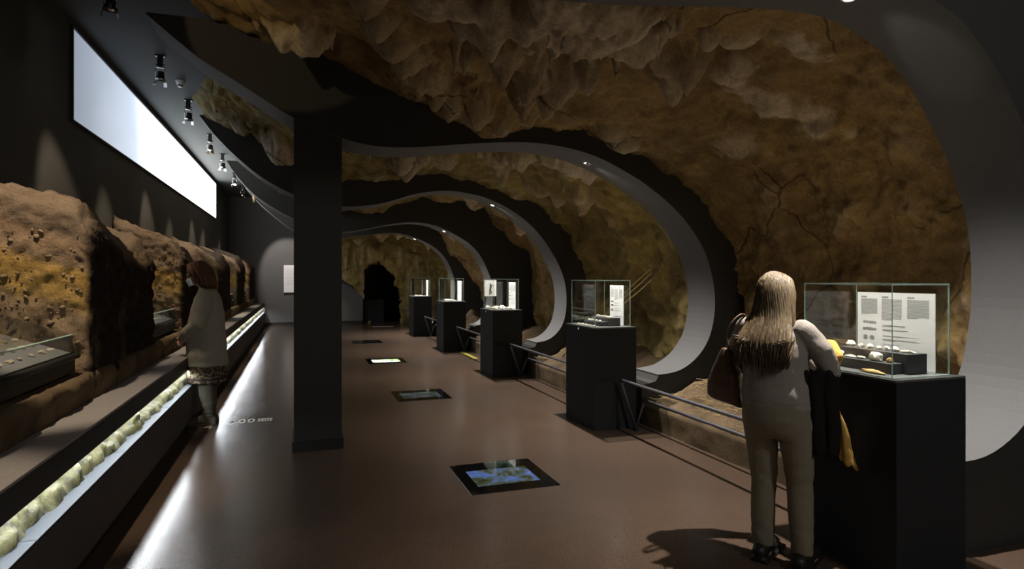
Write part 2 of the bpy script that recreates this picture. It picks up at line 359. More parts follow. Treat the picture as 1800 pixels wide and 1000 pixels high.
for k in range(5):
    P = cat_rom([(x, z, 0) for x, z in ARCH[k]], 110); curves.append(P)
    ya, yb = YC[k]-.25, YC[k]+.25
    t = thing('arch_rib', AN[k], 'arch', (3.6, YC[k], 0), group='arched ribs along the cave side')
    ox, oy = 3.6, YC[k]
    outl = [(p.x-ox, p.y) for p in P] + [(P[-1].x-ox-.03, P[-1].y-.05), (3.42-ox, .40), (3.42-ox, 0), (XR-.02-ox, 0), (XR-.02-ox, 3.74)]
    m = MB(); n = len(outl); b = 0
    m.v = [(x, ya-oy, z) for x, z in outl] + [(x, yb-oy, z) for x, z in outl]
    m.f = [list(range(n)), list(range(2*n-1, n-1, -1))] + [[i, i+n, (i+1) % n + n, (i+1) % n] for i in range(n)]; m.m = [0]*len(m.f)
    m.build('side_panel', M['panel'], t)
    S = make_soffit(P); m = MB()
    rings = [[(p.x-ox, ya-oy-.004, p.y), (p.x-ox, yb-oy+.004, p.y), (q[0]-ox, yb-oy+.004, q[1]), (q[0]-ox, ya-oy-.004, q[1])] for p, q in zip(P, S)]
    m.loft(rings, mi=0); m.m = [(1 if (i % 4) in (1, 3) else 0) for i in range(len(m.m))]
    o = m.build('soffit', [M['ribbon'], M['panel']], t); o['label'] = 'smooth grey curved underside'

# downlights
DL = ['small round downlight glowing at the top edge above the nearest case', 'bright round downlight in the pillar-borne arch, second from the camera', 'round downlight in the third arch from the camera', 'round downlight in the fourth arch from the camera', 'round downlight in the farthest arch']
for k, p in enumerate(DOWN):
    P = curves[k]; i = min(range(len(P)), key=lambda i: abs(P[i].x-p[0])); tn = (P[i+1]-P[i-1]).normalized()
    zs = P[i].y - .02
    t = thing('recessed_downlight', DL[k], 'lamp', (p[0], p[1], zs), group='downlights in the arches')
    t.rotation_euler = (0, -math.atan2(tn.y, tn.x), 0)
    m = MB(); n = 20
    prof = [(.030, .004), (.046, .004), (.046, -.004), (.040, -.008), (.030, -.008)]
    m.loft([[(r*cos(2*pi*j/n), r*sin(2*pi*j/n), z) for j in range(n)] for r, z in prof+[prof[0]]], cap=False); m.build('trim_ring', M['whiteplastic'], t, True)
    m = MB(); m.loft([[(.030*cos(2*pi*j/n), .030*sin(2*pi*j/n), z) for j in range(n)] for z in (-.0005, -.004)]); m.build('lens', M['bulb'], t)

# pillar
t = thing('pillar', 'square dark pillar from floor to arch in the middle of the hall', 'pillar', (.15, 6.07, 0))
def arch_z(x):
    P = curves[1]; i = min(range(len(P)), key=lambda i: abs(P[i].x-x)); return P[i].y-.0205
m = MB(); xs = [-.205+.41*i/8 for i in range(9)]; prof = [(-.205, 0), (.205, 0)] + [(x, arch_z(x+.15)) for x in reversed(xs)]; n = len(prof)
m.v = [(x, -.22, z) for x, z in prof] + [(x, .22, z) for x, z in prof]; m.f = [list(range(n)), list(range(2*n-1, n-1, -1))] + [[i, i+n, (i+1) % n+n, (i+1) % n] for i in range(n)]; m.m = [0]*len(m.f)
m.build('shaft', M['panel'], t, bevel=.003)
m = MB()
for b in ((-.22, .22, -.235, -.22, 0, .09), (-.22, .22, .22, .235, 0, .09), (-.22, -.205, -.22, .22, 0, .09), (.205, .22, -.22, .22, 0, .09)): m.box(*b)
m.build('skirting', M['skirting'], t)

# ------------------------------------------------------------------ cave vaults
def offs(P, d, x0=-1.0):
    out = []
    for i in range(0, len(P), 5):
        t = (P[min(i+1, len(P)-1)]-P[max(i-1, 0)]).normalized()
        x, z = P[i].x - t.y*d, P[i].y + t.x*d
        if z > .9 and x > x0: out.append((x, z))
    return out
def left_lead(P): return P
NEAR = [offs(curves[k], .10, -1.0 if k < 4 else .6) + [(4.62-.05*k, .55), (4.66-.05*k, .1)] for k in range(5)]
FAR = [
 [(-1.0, 3.95), (-.875, 3.84), (-.455, 3.62), (.351, 3.457), (1.075, 3.214), (1.348, 3.049), (1.919, 2.955), (2.653, 3.008), (3.174, 2.897), (3.445, 2.807), (3.865, 2.573), (4.377, 2.093), (4.566, 1.843), (4.70, 1.46), (4.78, .8), (4.8, .1)],
 [(-1.35, 3.95), (-1.2, 3.74), (-.95, 3.63), (-.7, 3.55), (-.4, 3.42), (0, 3.25), (.567, 3.067), (1.043, 2.943), (1.442, 2.937), (2.053, 3.035), (2.681, 2.952), (3.174, 2.813), (3.596, 2.613), (4.03, 2.379), (4.24, 2.022), (4.435, 1.615), (4.6, .9), (4.65, .1)],
 [(-1.2, 3.9), (-.9, 3.55), (-.3, 3.2), (.3, 2.95), (.779, 2.86), (1.681, 2.93), (2.189, 3.1), (3.1, 3.12), (3.743, 2.859), (3.908, 2.597), (4.241, 2.384), (4.646, 2.07), (4.818, 1.575), (4.85, .9), (4.85, .1)],
 [(-1.25, 3.72), (-1.0, 3.5), (-.3, 3.15), (.5, 2.9), (1.6, 2.95), (2.4, 3.05), (3.113, 2.894), (3.507, 2.649), (3.784, 2.185), (4.189, 1.916), (4.41, 1.657), (4.68, 1.181), (4.75, .7), (4.75, .1)],
 [(.75, 3.3), (.85, 3.0), (1.0, 2.78), (1.5, 2.68), (2.2, 2.75), (2.9, 2.65), (3.5, 2.35), (4.0, 1.9), (4.3, 1.4), (4.4, .8), (4.4, .1)]]
# hanging formations: x, y, z of the tip, radius, calcite
B1 = [(0.755, 3.7, 3.076, .16, .7), (0.902, 3.6, 3.057, .10, .8), (1.091, 3.6, 3.02, .16, .8), (1.137, 3.8, 2.965, .20, .8), (1.295, 3.6, 2.983, .16, .8), (1.449, 3.8, 2.99, .16, .8), (1.723, 3.8, 3.01, .22, 1), (1.853, 3.7, 3.03, .18, 1), (2.088, 3.8, 3.03, .20, 1), (2.251, 3.8, 3.04, .15, 1), (1.676, 3.4, 2.99, .24, 1), (1.432, 3.4, 2.99, .22, .9),
 (1.95, 3.55, 3.02, .2, 1), (1.426, 4.4, 2.98, .14, .5), (1.637, 4.5, 2.918, .15, .6), (1.838, 4.5, 2.91, .14, .6), (1.92, 4.5, 2.90, .12, .6), (2.101, 4.4, 2.95, .13, .6), (1.793, 5.0, 2.906, .14, .5), (2.001, 5.0, 2.904, .12, .6),
 (0.395, 4.0, 3.17, .16, .4), (0.636, 4.6, 3.111, .16, .4), (0.955, 5.2, 3.06, .15, .5), (1.279, 5.55, 2.97, .13, .5), (1.532, 5.6, 2.90, .12, .6), (1.813, 5.7, 2.89, .11, .6), (0.499, 4.3, 3.15, .15, .4), (0.788, 4.9, 3.10, .15, .5), (1.117, 5.4, 3.02, .13, .5),
 (2.81, 4.3, 2.97, .17, .8), (3.694, 4.2, 2.93, .11, .9), (3.55, 4.2, 2.99, .11, .9), (3.40, 4.2, 3.03, .10, .9), (3.27, 4.15, 3.05, .11, .8), (3.15, 4.15, 3.07, .10, .7), (3.882, 4.9, 2.74, .15, .5), (3.9, 4.0, 2.80, .14, .7), (3.35, 3.5, 3.12, .12, .9), (2.932, 3.7, 3.15, .12, .6), (3.2, 4.0, 3.13, .11, .6), (2.81, 4.1, 2.97, .14, .6), (3.139, 5.7, 2.80, .13, .6), (2.943, 5.6, 2.90, .14, .4), (1.17, 4.6, 2.98, .05, .7), (1.21, 4.62, 3.0, .04, .7), (1.08, 4.5, 3.0, .06, .7), (0.074, 5.3, 3.30, .12, .7), (-0.12, 5.3, 3.36, .16, .8), (.02, 5.2, 3.36, .12, .8), (2.3, 4.3, 3.03, .05, .8), (1.7, 4.15, 3.0, .04, .8)]
B2 = [(1.093, 7.2, 2.72, .12, .9), (1.16, 7.2, 2.78, .08, .9), (1.35, 7.3, 2.84, .10, .7), (1.663, 7.4, 2.80, .13, .7), (2.368, 7.4, 2.70, .17, .7), (2.45, 7.0, 2.80, .18, .8), (2.2, 7.2, 2.86, .15, .6), (3.214, 6.7, 2.64, .12, 1), (3.05, 6.72, 2.70, .13, 1), (2.9, 6.7, 2.76, .12, 1), (3.563, 7.6, 2.35, .14, .7), (3.45, 7.5, 2.5, .15, .6), (3.351, 8.6, 2.70, .15, .5),
 (-.225, 8.7, 3.02, .13, .9), (-.134, 8.75, 3.03, .12, .9), (-.30, 8.75, 3.06, .12, .9), (-.389, 8.8, 3.13, .11, .9), (-.05, 8.7, 3.05, .12, .9), (-.727, 8.9, 3.38, .13, .6), (-.996, 9.0, 3.57, .12, .6), (.7, 6.8, 2.75, .05, .9), (.8, 6.85, 2.78, .05, .9), (2.721, 6.8, 2.84, .12, .8), (1.0, 8.9, 2.86, .08, .4)]
def rand_bumps(k, n, y0, y1):
    rnd = random.Random(50+k); out = []
    for i in range(n):
        x = rnd.uniform(.6, 3.7); out.append((x, rnd.uniform(y0+.5, y1-.15), None, rnd.uniform(.07, .18), rnd.uniform(.3, .9)))
    return out
BUMPS = [B1 + rand_bumps(0, 4, 3.0, 5.8), B2 + rand_bumps(1, 4, 6.33, 9.33), rand_bumps(2, 9, 9.83, 12.8), rand_bumps(3, 8, 13.3, 16.3) + [(-1.1, 15.5, 3.3, .14, 1), (-1.2, 15.4, 3.42, .12, 1), (-1.0, 15.5, 3.26, .13, 1)], rand_bumps(4, 16, 16.8, 20.8)]
VL = ['ochre cave rock vault with a cluster of pale stalactites, nearest the camera', 'ochre cave rock vault behind the pillar, second from the camera', 'cave rock vault between the third and fourth arched ribs', 'cave rock vault between the fourth and fifth arched ribs', 'olive cave rock vault at the far end around the dark opening']
for k in range(5):
    ya = YC[k]+.245; yb = YC[k+1]-.245 if k < 4 else 21.0
    ns, ny = [(420, 130), (330, 100), (240, 70), (220, 60), (220, 80)][k]
    Np = cat_rom([(x, z, 0) for x, z in NEAR[k]], ns); Fp = cat_rom([(x, z, 0) for x, z in FAR[k]], ns)
    m = MB(); cal = []; bl = BUMPS[k]
    for j in range(ny):
        v = j/(ny-1); y = ya + (yb-ya)*v
        prof = [a.lerp(b, v) for a, b in zip(Np, Fp)]
        bb = [b for b in bl if abs(b[1]-y) < b[3]*1.5+.05]
        for i in range(ns):
            p = prof[i]; tn = (prof[min(i+1, ns-1)]-prof[max(i-1, 0)]).normalized(); nx, nz = tn.y, -tn.x
            q = Vector((p.x, y, p.y)); edge = sm(0, .22, v)
            low = fbm(q*.75 + Vector((k*9.1, 3, 0)), 3); mid = fbm(q*2.3 + Vector((k*5, 0, 7)), 4); hi = fbm(q*8 + Vector((0, k*3, 0)), 4)
            out = -.16*sin(pi*v)
            d = out + low*.16*(.3+.7*edge) + mid*.085*(.25+.75*edge) + hi*.030
            wall = sm(2.0, 1.4, p.y)                  # lumpy boulders low on the side wall
            if wall > 0 and k < 4:
                cell = noise.voronoi(q*2.6 + Vector((0, mid*.5, 0)))[0]
                lump = sm(-.1, .35, fbm(q*.6+Vector((k*3+2, 0, 0)), 2)+ (.25 if k == 1 else 0))
                d += wall*lump*(.30 - .45*cell[0])*.55
            x = p.x + nx*d; z = p.y + nz*d; c = max(0, mid*.5 + hi*.25 - .2)
            dz = 0; ca = 0
            for (bx, by, bz, br, bc) in bb:
                dx = x-bx; dy = y-by
                if abs(dx) > br*1.6: continue
                an = sin(bx*37+by*11); dd = sqrt(dx*dx*(1.1+.35*an)+dy*dy*(.9-.3*an))/br*(1+.5*hi+.6*mid)
                if dd < 1.35 and nz < -.25:
                    L = (z-bz) if bz is not None else br*(.9+.8*bc)
                    L = max(.05, min(.45, L)); q_ = min(1, dd/1.35); g = (1-q_*q_)**1.25 if br > .075 else (1-q_)**1.4
                    g *= 1+.07*sin(dx*44+mid*9+dy*9)*min(1, L*3)
                    dz += (g*L)**3
                    ca = max(ca, bc*min(1, g*1.8))
            dz = dz**(1/3)*(1+.25*hi+.15*mid)
            m.v.append((x, y, z-dz)); cal.append(min(1, c + ca))
    for j in range(ny-1):
        for i in range(ns-1): m.f.append([j*ns+i, (j+1)*ns+i, (j+1)*ns+i+1, j*ns+i+1])
    m.m = [0]*len(m.f)
    o = m.build('cave_vault', M['rock2'] if k in (1, 4) else M['rock'], None, True)
    at = o.data.attributes.new('calcite', 'FLOAT', 'POINT'); at.data.foreach_set('value', cal)
    tag(o, VL[k], 'rock vault', 'cave rock vaults between the arched ribs')

# end rock face with the dark opening
OPEN = [(1.97, 0), (1.97, 1.75), (2.06, 1.9), (2.19, 2.0), (2.43, 2.04), (2.6, 1.9), (2.705, 1.757), (2.93, 1.569), (3.05, 1.2), (3.135, .72), (3.15, 0)]
def inside(x, z, P):
    c = False; j = len(P)-1
    for i in range(len(P)):
        if (P[i][1] > z) != (P[j][1] > z) and x < (P[j][0]-P[i][0])*(z-P[i][1])/(P[j][1]-P[i][1])+P[i][0]: c = not c
        j = i
    return c
def stucco(x): return 1.44-(x-1.27)*.55 if x < 1.54 else 1.29-(x-1.54)*1.05
nx_, nz_ = 130, 90; m = MB(); cal = []
for j in range(nz_):
    for i in range(nx_):
        x = .2+4.6*i/(nx_-1); z = 3.3*j/(nz_-1); q = Vector((x, 20.9, z))
        # snap grid points near the opening towards its rim
        d = .22*fbm(q*1.1, 4) + .05*fbm(q*4, 4) + (.25*sm(2.2, 1.2, x)*sm(1.0, 2.0, z))
        cell = fbm(Vector((x*6, 0, z*.8)), 3); d += .05*cell
        m.v.append((x, 20.85 - d*.7, z)); cal.append(max(0, min(1, cell*.8)))
for j in range(nz_-1):
    for i in range(nx_-1):
        x = .2+4.6*(i+.5)/(nx_-1); z = 3.3*(j+.5)/(nz_-1)
        w_ = .05*fbm(Vector((x*3, 5, z*3)), 3)
        if inside(x+w_, z+w_, OPEN): continue
        if x < 1.97 and z < stucco(x)+w_: continue
        m.f.append([j*nx_+i, j*nx_+i+1, (j+1)*nx_+i+1, (j+1)*nx_+i])
m.m = [0]*len(m.f)
o = m.build('cave_end_face', M['rock2'], None, True)
at = o.data.attributes.new('calcite', 'FLOAT', 'POINT'); at.data.foreach_set('value', cal)
so = o.modifiers.new('thick', 'SOLIDIFY'); so.thickness = .16; so.offset = -1
tag(o, 'olive cave rock face around the black walk-through opening at the far end', 'rock face')
m = MB(); m.box(2.0, 2.68, 21.5, 21.9, 0, .78); tag(m.build('low_plinth', M['ped'], bevel=.006), 'low dark plinth standing inside the black cave opening', 'plinth')

# ------------------------------------------------------------------ cave ledges behind the rails
LL = ['earth ledge with straw and a pale mound between the first two arches', 'earth ledge between the second and third arches', 'earth ledge between the third and fourth arches', 'earth ledge between the fourth and fifth arches', 'earth ledge beyond the fifth arch']
for k in range(5):
    ya = YC[k]+.27; yb = (YC[k+1]-.27) if k < 4 else 20.3
    t = thing('cave_ledge', LL[k], 'ledge', (3.4, ya, 0), group='earth ledges behind the rails')
    L = yb-ya; nx_, ny_ = 40, 80; m = MB()
    def hz(x, y):
        q = Vector((x, y+k*7, 0)); h = .26 + .05*fbm(q*2.2, 4) + .02*fbm(q*9, 3)
        mound = .42*math.exp(-((x-.75)/.35)**2-((y-(L-.75))/.75)**2)
        if k == 2: mound = .25*math.exp(-((x-.4)/.25)**2-((y-(L-.5))/.5)**2)
        return h + mound*(.8+.3*fbm(q*3, 3)) + .25*sm(.8, 1.5, x)
    for j in range(ny_):
        for i in range(nx_):
            x = .015+1.4*(i/(nx_-1))**1.3; y = L*j/(ny_-1)
            z = hz(x, y) if i > 0 else .245
            m.v.append((x, y, z))
    for j in range(ny_-1):
        for i in range(nx_-1): m.f.append([j*nx_+i, j*nx_+i+1, (j+1)*nx_+i+1, (j+1)*nx_+i])
    m.m = [0]*len(m.f); o = m.build('ground', M['plaster'], t, True)
    # kerb wall
    m = MB(); nz2 = 8; ny2 = 80
    for j in range(ny2):
        for i in range(nz2):
            y = L*j/(ny2-1); z = .265*i/(nz2-1); q = Vector((0, y*4+k*5, z*4)); m.v.append((-.012*fbm(q, 4)+(.05 if i == nz2-1 else 0), y, z-(.012 if i == nz2-1 else 0)))
    for j in range(ny2-1):
        for i in range(nz2-1): m.f.append([j*nz2+i, j*nz2+i+1, (j+1)*nz2+i+1, (j+1)*nz2+i])
    m.m = [0]*len(m.f); m.build('kerb_wall', M['plaster'], t, True)
    if k < 2:
        m = MB(); rnd = random.Random(k)
        for i in range(700 if k == 0 else 200):
            x = rnd.uniform(.12, .9); y = rnd.uniform(.1, L-.1); a = rnd.uniform(0, pi); l = rnd.uniform(.02, .06); z = hz(x, y)+.008
            dx, dy = cos(a)*l, sin(a)*l
            m.tube([(x-dx, y-dy, z+rnd.uniform(-.004, .01)), (x+dx, y+dy, z+rnd.uniform(-.004, .015))], .0018, 3)
        o = m.build('straw', M['straw'], t); o['kind'] = 'stuff'
# sticks leaning on the rock in the second bay
for i, (y, z, lab) in enumerate([(7.62, 1.66, 'upper thin wooden stick leaning on the rock beside the second case'), (7.58, 1.60, 'middle thin wooden stick leaning on the rock beside the second case'), (7.48, 1.52, 'lowest thin wooden stick leaning on the rock beside the second case')]):
    m = MB(); a = Vector((3.75, 8.7, .35)); b = Vector((4.2, 6.95-.02*i, z)); n = 9
    m.tube([a.lerp(b, j/8) + Vector((0, 0, .012*sin(j*1.3+i))) for j in range(n)], [.012-.0006*j for j in range(n)], 8, round_ends=True)
    tag(m.build('wooden_stick', M['wood'], None, True), lab, 'stick', 'sticks leaning in the second bay')

# ------------------------------------------------------------------ bench with lit slot
t = thing('display_bench', 'long low grey bench with a glowing slot along the left wall', 'bench', (-1.2, 9.0, 0))
OX, OY = -1.2, 9.0
ye0, ye1 = -1.09, 21.1
ys = [1.73+1.41*i for i in range(-2, 14)]
edges = [y for y in ys if ye0 <= y < ye1-.3] + [ye1]
for a, b in zip(edges[:-1], edges[1:]):
    a -= OY; b -= OY; g = .0025
    m = MB(); m.box(.125, .15, a+g, b-g, .10, .425); m.build('front_panel', M['bench'], t, bevel=.002)
    m = MB(); m.box(.02, .15, a+g, b-g, .4255, .44); m.build('slot_lip', M['lip'], t, bevel=.002)
    m = MB(); m.box(-.13, .10, a+g, b-g, .705, .72); m.build('top_slab', M['slab'], t, bevel=.002)
    m = MB(); m.box(-.13, .0985, a+.001, b-.001, .585, .7045); m.box(.0985, .1005, a+.001, b-.001, .5795, .7045); m.build('slab_edge', M['slabedge'], t)
m = MB(); m.box(.0, .10, ye0-OY, ye1-OY, 0, .099); m.build('toe_kick', M['skirting'], t)
m = MB(); m.box(-.13, -.10, ye0-OY, ye1-OY, .0, .584); m.build('slot_back', M['slabedge'], t)
m = MB(); m.box(-.1, .15, ye1-OY, ye1-OY+.02, .1, .72); m.build('end_panel', M['bench'], t)
m = MB(); m.box(.076, .097, ye0-OY, ye1-OY-.02, .5835, .5845); o = m.build('light_strip', M['led'], t); o['label'] = 'glowing white light strip'
# flowstone bed in the slot
m = MB(); nu = 18; ysamp = []; y = 1.6
while y < 21.05: ysamp.append(y); y += .012 if y < 6 else .03 if y < 11 else .07
ysamp.append(21.06)
for y in ysamp:
    for i in range(nu):
        u = i/(nu-1); x = -1.112 - .178*u; z = .441 + .138*u**.38
        q = Vector((x*1.0, y, z)); big = fbm(Vector((x*3, y*3.4, z*4)), 4); cell = noise.voronoi(Vector((x*11+.3*fbm(q*6, 2), y*7.5+.5*fbm(q*5, 2), z*9)))[0][0]
        e = sin(pi*min(1, u+.12))**.5 if u < .9 else .6
        d = (.055*big + .075*(.40-cell))*max(.25, e) + .010*fbm(q*30, 3)
        m.v.append((x + d*.8, y, min(.576, z + d*.45)))
n_ = len(ysamp)
for j in range(n_-1):
    for i in range(nu-1): m.f.append([j*nu+i, j*nu+i+1, (j+1)*nu+i+1, (j+1)*nu+i])
m.m = [0]*len(m.f)
tag(m.build('flowstone_bed', M['moss'], None, True), 'strip of lumpy yellow flowstone lying in the lit bench slot', 'flowstone')

# ------------------------------------------------------------------ earth bank with niches
def lattice(nx, ny, nz, fn):
    idx = {}; V = []; F = []
    def g(i, j, k):
        if (i, j, k) not in idx:
            idx[(i, j, k)] = len(V); V.append(fn(i/nx, j/ny, k/nz))
        return idx[(i, j, k)]
    for j in range(ny):
        for k in range(nz):
            F.append([g(nx, j, k), g(nx, j+1, k), g(nx, j+1, k+1), g(nx, j, k+1)]); F.append([g(0, j+1, k), g(0, j, k), g(0, j, k+1), g(0, j+1, k+1)])
    for i in range(nx):
        for k in range(nz):
            F.append([g(i, 0, k), g(i+1, 0, k), g(i+1, 0, k+1), g(i, 0, k+1)]); F.append([g(i+1, ny, k), g(i, ny, k), g(i, ny, k+1), g(i+1, ny, k+1)])
    for i in range(nx):
        for j in range(ny):
            F.append([g(i, j, nz), g(i+1, j, nz), g(i+1, j+1, nz), g(i, j+1, nz)]); F.append([g(i+1, j, 0), g(i, j, 0), g(i, j+1, 0), g(i+1, j+1, 0)])
    return V, F
FY = [1.45+3.51*k for k in range(6)]
EN = ['earth section block at the near end of the left bank', 'large dark earth section block with a yellow stratum, nearest in view on the left bank', 'earth section block right behind the woman at the bench', 'earth section block just right of the woman at the bench', 'second earth section block from the far end of the bank', 'farthest earth section block of the left bank']
for k, y0 in enumerate(FY):
    ln = 1.9 if k < 5 else 1.75
    t = thing('earth_block', EN[k], 'earth block', (-1.35, y0, .72), group='earth section blocks on the left bank')
    res = (40, 80, 66) if k in (1, 2) else (14, 28, 24)
    st = []; crust = []
    def fn(a, b, c):
        x = -.735+.735*a; y = ln*b
        q = Vector((x+k*3, y+y0, 0))
        top = 1.17 + (-x)*.42 + .09*fbm(q*1.5, 3) + .07*sin(y*2.2+k) - .10*sm(.75, 1, a)**2
        z = top*c
        # rounded shoulders
        if c > .8:
            r_ = sm(.9, 1, c)**2*.05
            y += r_*(1-sm(0, .15, b)) - r_*sm(.85, 1, b); x -= r_*.8*sm(.85, 1, a)
        p = Vector((x, y+y0, z+k*2))
        nz1 = fbm(p*3.2, 4); nz2 = fbm(p*13, 4)
        d = nz1*.022+nz2*.022
        if a > .999: x += d
        if b < .001: y -= d
        if b > .999: y += d
        if c > .999: z += d*1.2
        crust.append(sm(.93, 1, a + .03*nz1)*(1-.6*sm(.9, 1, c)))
        st.append(max(0, min(1, (z+.72 - .36*(-x) - .92)/.92)))
        return (x, y, z)
    V, F = lattice(*res, fn); m = MB(); m.v = V; m.f = F; m.m = [0]*len(F)
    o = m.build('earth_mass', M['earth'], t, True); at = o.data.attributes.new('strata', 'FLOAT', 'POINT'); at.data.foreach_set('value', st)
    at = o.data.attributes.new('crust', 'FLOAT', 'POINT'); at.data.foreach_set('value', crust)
    if k in (1, 2, 3):
        m = MB(); rnd = random.Random(k*3); sv = []
        for i in range(150 if k < 3 else 60):
            x, y, z = rnd.uniform(-.7, -.05), -.004, rnd.uniform(.35, 1.15)
            r_ = rnd.choice([.005, .006, .008, .008, .01, .014, .018])*rnd.uniform(.8, 1.1)
            m.ell((x, y, z), (r_*rnd.uniform(.8, 1.5), r_*rnd.uniform(.7, 1), r_*rnd.uniform(.6, 1)), Matrix.Rotation(rnd.uniform(0, 3), 3, 'Y'), 7, 4)
        o = m.build('pebbles', M['earth'], t, True); o['kind'] = 'stuff'
# base wall with sills
t = thing('earth_plinth', 'low brown earth wall behind the bench carrying the earth blocks', 'earth wall', (-1.35, 9, 0))
m = MB(); ny_ = 520; nz2 = 10; yy = [-1.0+22.1*j/(ny_-1) for j in range(ny_)]
for y in yy:
    niche = 1.0
    for f in FY:
        if f-.02 < y < f+1.92: niche = 0
    for i in range(nz2):
        z = .60 + .30*i/(nz2-1); q = Vector((0, y*5, z*5)); ro = sm(.76, .82, z+.04*fbm(Vector((y*3, 0, 2)), 3))
        m.v.append((.018 + .012*ro + (.03*ro+.004)*fbm(q, 4) - (.014 if i == nz2-1 else 0), y-9, z))
    for i in range(5):
        q = Vector((i, y*4, 3)); m.v.append((-.035-.17*i, y-9, .898+.012*fbm(q*2, 3)))
    nt = nz2+5
for j in range(ny_-1):
    for i in range(nt-1): m.f.append([j*nt+i, (j+1)*nt+i, (j+1)*nt+i+1, j*nt+i+1])
m.m = [0]*len(m.f); m.build('plinth_wall', M['plaster'], t, True)

# table vitrines in the niches
VN = ['glass-topped table case with rows of pale flints, in the nearest earth niche', 'small glass-topped table case in the niche left of the woman at the bench', 'small glass-topped table case in the niche right of the woman at the bench', 'small glass-topped table case in the fourth earth niche', 'small glass-topped table case in the farthest earth niche']
def flint_mesh(seed, sx, sy, sz, sub=2):
    bm = bmesh.new(); bmesh.ops.create_icosphere(bm, subdivisions=sub, radius=1)
    for v in bm.verts:
        d = v.co.normalized(); r_ = 1+.30*fbm(d*1.3+Vector((seed*3.7, 0, 0)), 3)
        f = noise.cell(d*2.2+Vector((seed, 0, 0)))*.10
        v.co = Vector((d.x*sx*(r_+f), d.y*sy*(r_+f), max(-.55, d.z)*sz*(r_+f)))
    zmin = min(v.co.z for v in bm.verts)
    for v in bm.verts: v.co.z -= zmin
    me = bpy.data.meshes.new('flint'); bm.to_mesh(me); bm.free(); return me
def flint(loc, size, mt, seed, label, group, rot=(0, 0, 0), name='flint', cat='stone'):
    o = link(name, flint_mesh(seed, *size), mt); o.location = loc; o.rotation_euler = rot
    return tag(o, label, cat, group)
ORD = ['first', 'second', 'third', 'fourth', 'fifth', 'sixth', 'seventh', 'eighth', 'ninth', 'tenth']
SL = math.atan2(.13, .37)
for k in range(5):
    y0 = FY[k]+1.9+.06; ln = 1.47; yc = y0+ln/2
    t = thing('table_vitrine', VN[k], 'display case', (-1.44, yc, .965), group='table cases in the earth niches')
    h = ln/2
    m = MB(); m.box(-.46, .02, -h, h, -.05, .055); m.build('tray', M['slabedge'], t, bevel=.004)
    m = MB(); m.tube([(.03, -h, .06), (.03, h, .06)], .022, 10); m.build('front_rail', M['skirting'], t, True)
    m = MB(); mx = Matrix.Translation((0, 0, .075)) @ Matrix.Rotation(SL, 4, 'Y')
    m.box(-.45, .0, -h+.02, h-.02, 0, .006, mx=mx); m.build('display_board', M['niche_board'], t)
    m = MB(); m.box(.005, .013, -h+.01, h-.01, .07, .195); m.build('glass_front', [M['glass']], t)
    m = MB(); m.box(-.005, .014, -h+.01, h-.01, .195, .2015); m.build('glass_edge', M['glassedge'], t)
    m = MB(); mx = Matrix.Translation((.005, 0, .203)) @ Matrix.Rotation(SL, 4, 'Y'); m.box(-.45, .0, -h+.01, h-.01, 0, .006, mx=mx); m.build('glass_top', M['glass'], t)
    for sgn in (-1, 1):
        m = MB(); y_ = sgn*(h-.006); P = [(.02, y_, .055), (-.44, y_, .055), (-.44, y_, .36), (.0, y_, .20)]
        m.v = P + [(p[0], p[1]-sgn*.012, p[2]) for p in P]; m.f = [[0, 1, 2, 3], [7, 6, 5, 4]] + [[i, i+4, (i+1) % 4+4, (i+1) % 4] for i in range(4)]; m.m = [0]*6
        m.build('end_panel', M['panel'], t)
    rnd = random.Random(k+4)
    if k < 3:
        rows, cols = (4, 9) if k == 0 else (3, 6)
        for r_ in range(rows):
            for c_ in range(cols):
                x = -.08-.095*r_; y = h-.12-(c_+.15*rnd.random())*(.15 if k == 0 else .22)
                s = rnd.uniform(.014, .024)
                lab = '%s small flint from far end, %s row from front, %s table case' % (ORD[c_], ORD[r_], ['nearest', 'second', 'third'][k])
                zb = .965+.083-x*math.tan(SL)
                flint((-1.44+x, yc+y, zb), (s*1.0, s*rnd.uniform(1.2, 2.2), s*.5), M[rnd.choice(['flint', 'flint3', 'flint', 'flint2'])], k*60+r_*10+c_, lab, 'flints in the table cases', (0, SL, rnd.uniform(-.5, .5)))
        m = MB(); m.box(-.003, .003, -.10, .10, 0, .16); o = m.build('text_card', M['board'])
        o.location = (-1.80, yc + (.25 if k == 0 else .3), 1.20); o.rotation_euler = (0, -.35, 0)
        tag(o, 'small white text card standing in the %s' % ['nearest table case', 'table case left of the woman at the bench', 'table case right of the woman at the bench'][k], 'card', 'cards in the table cases')

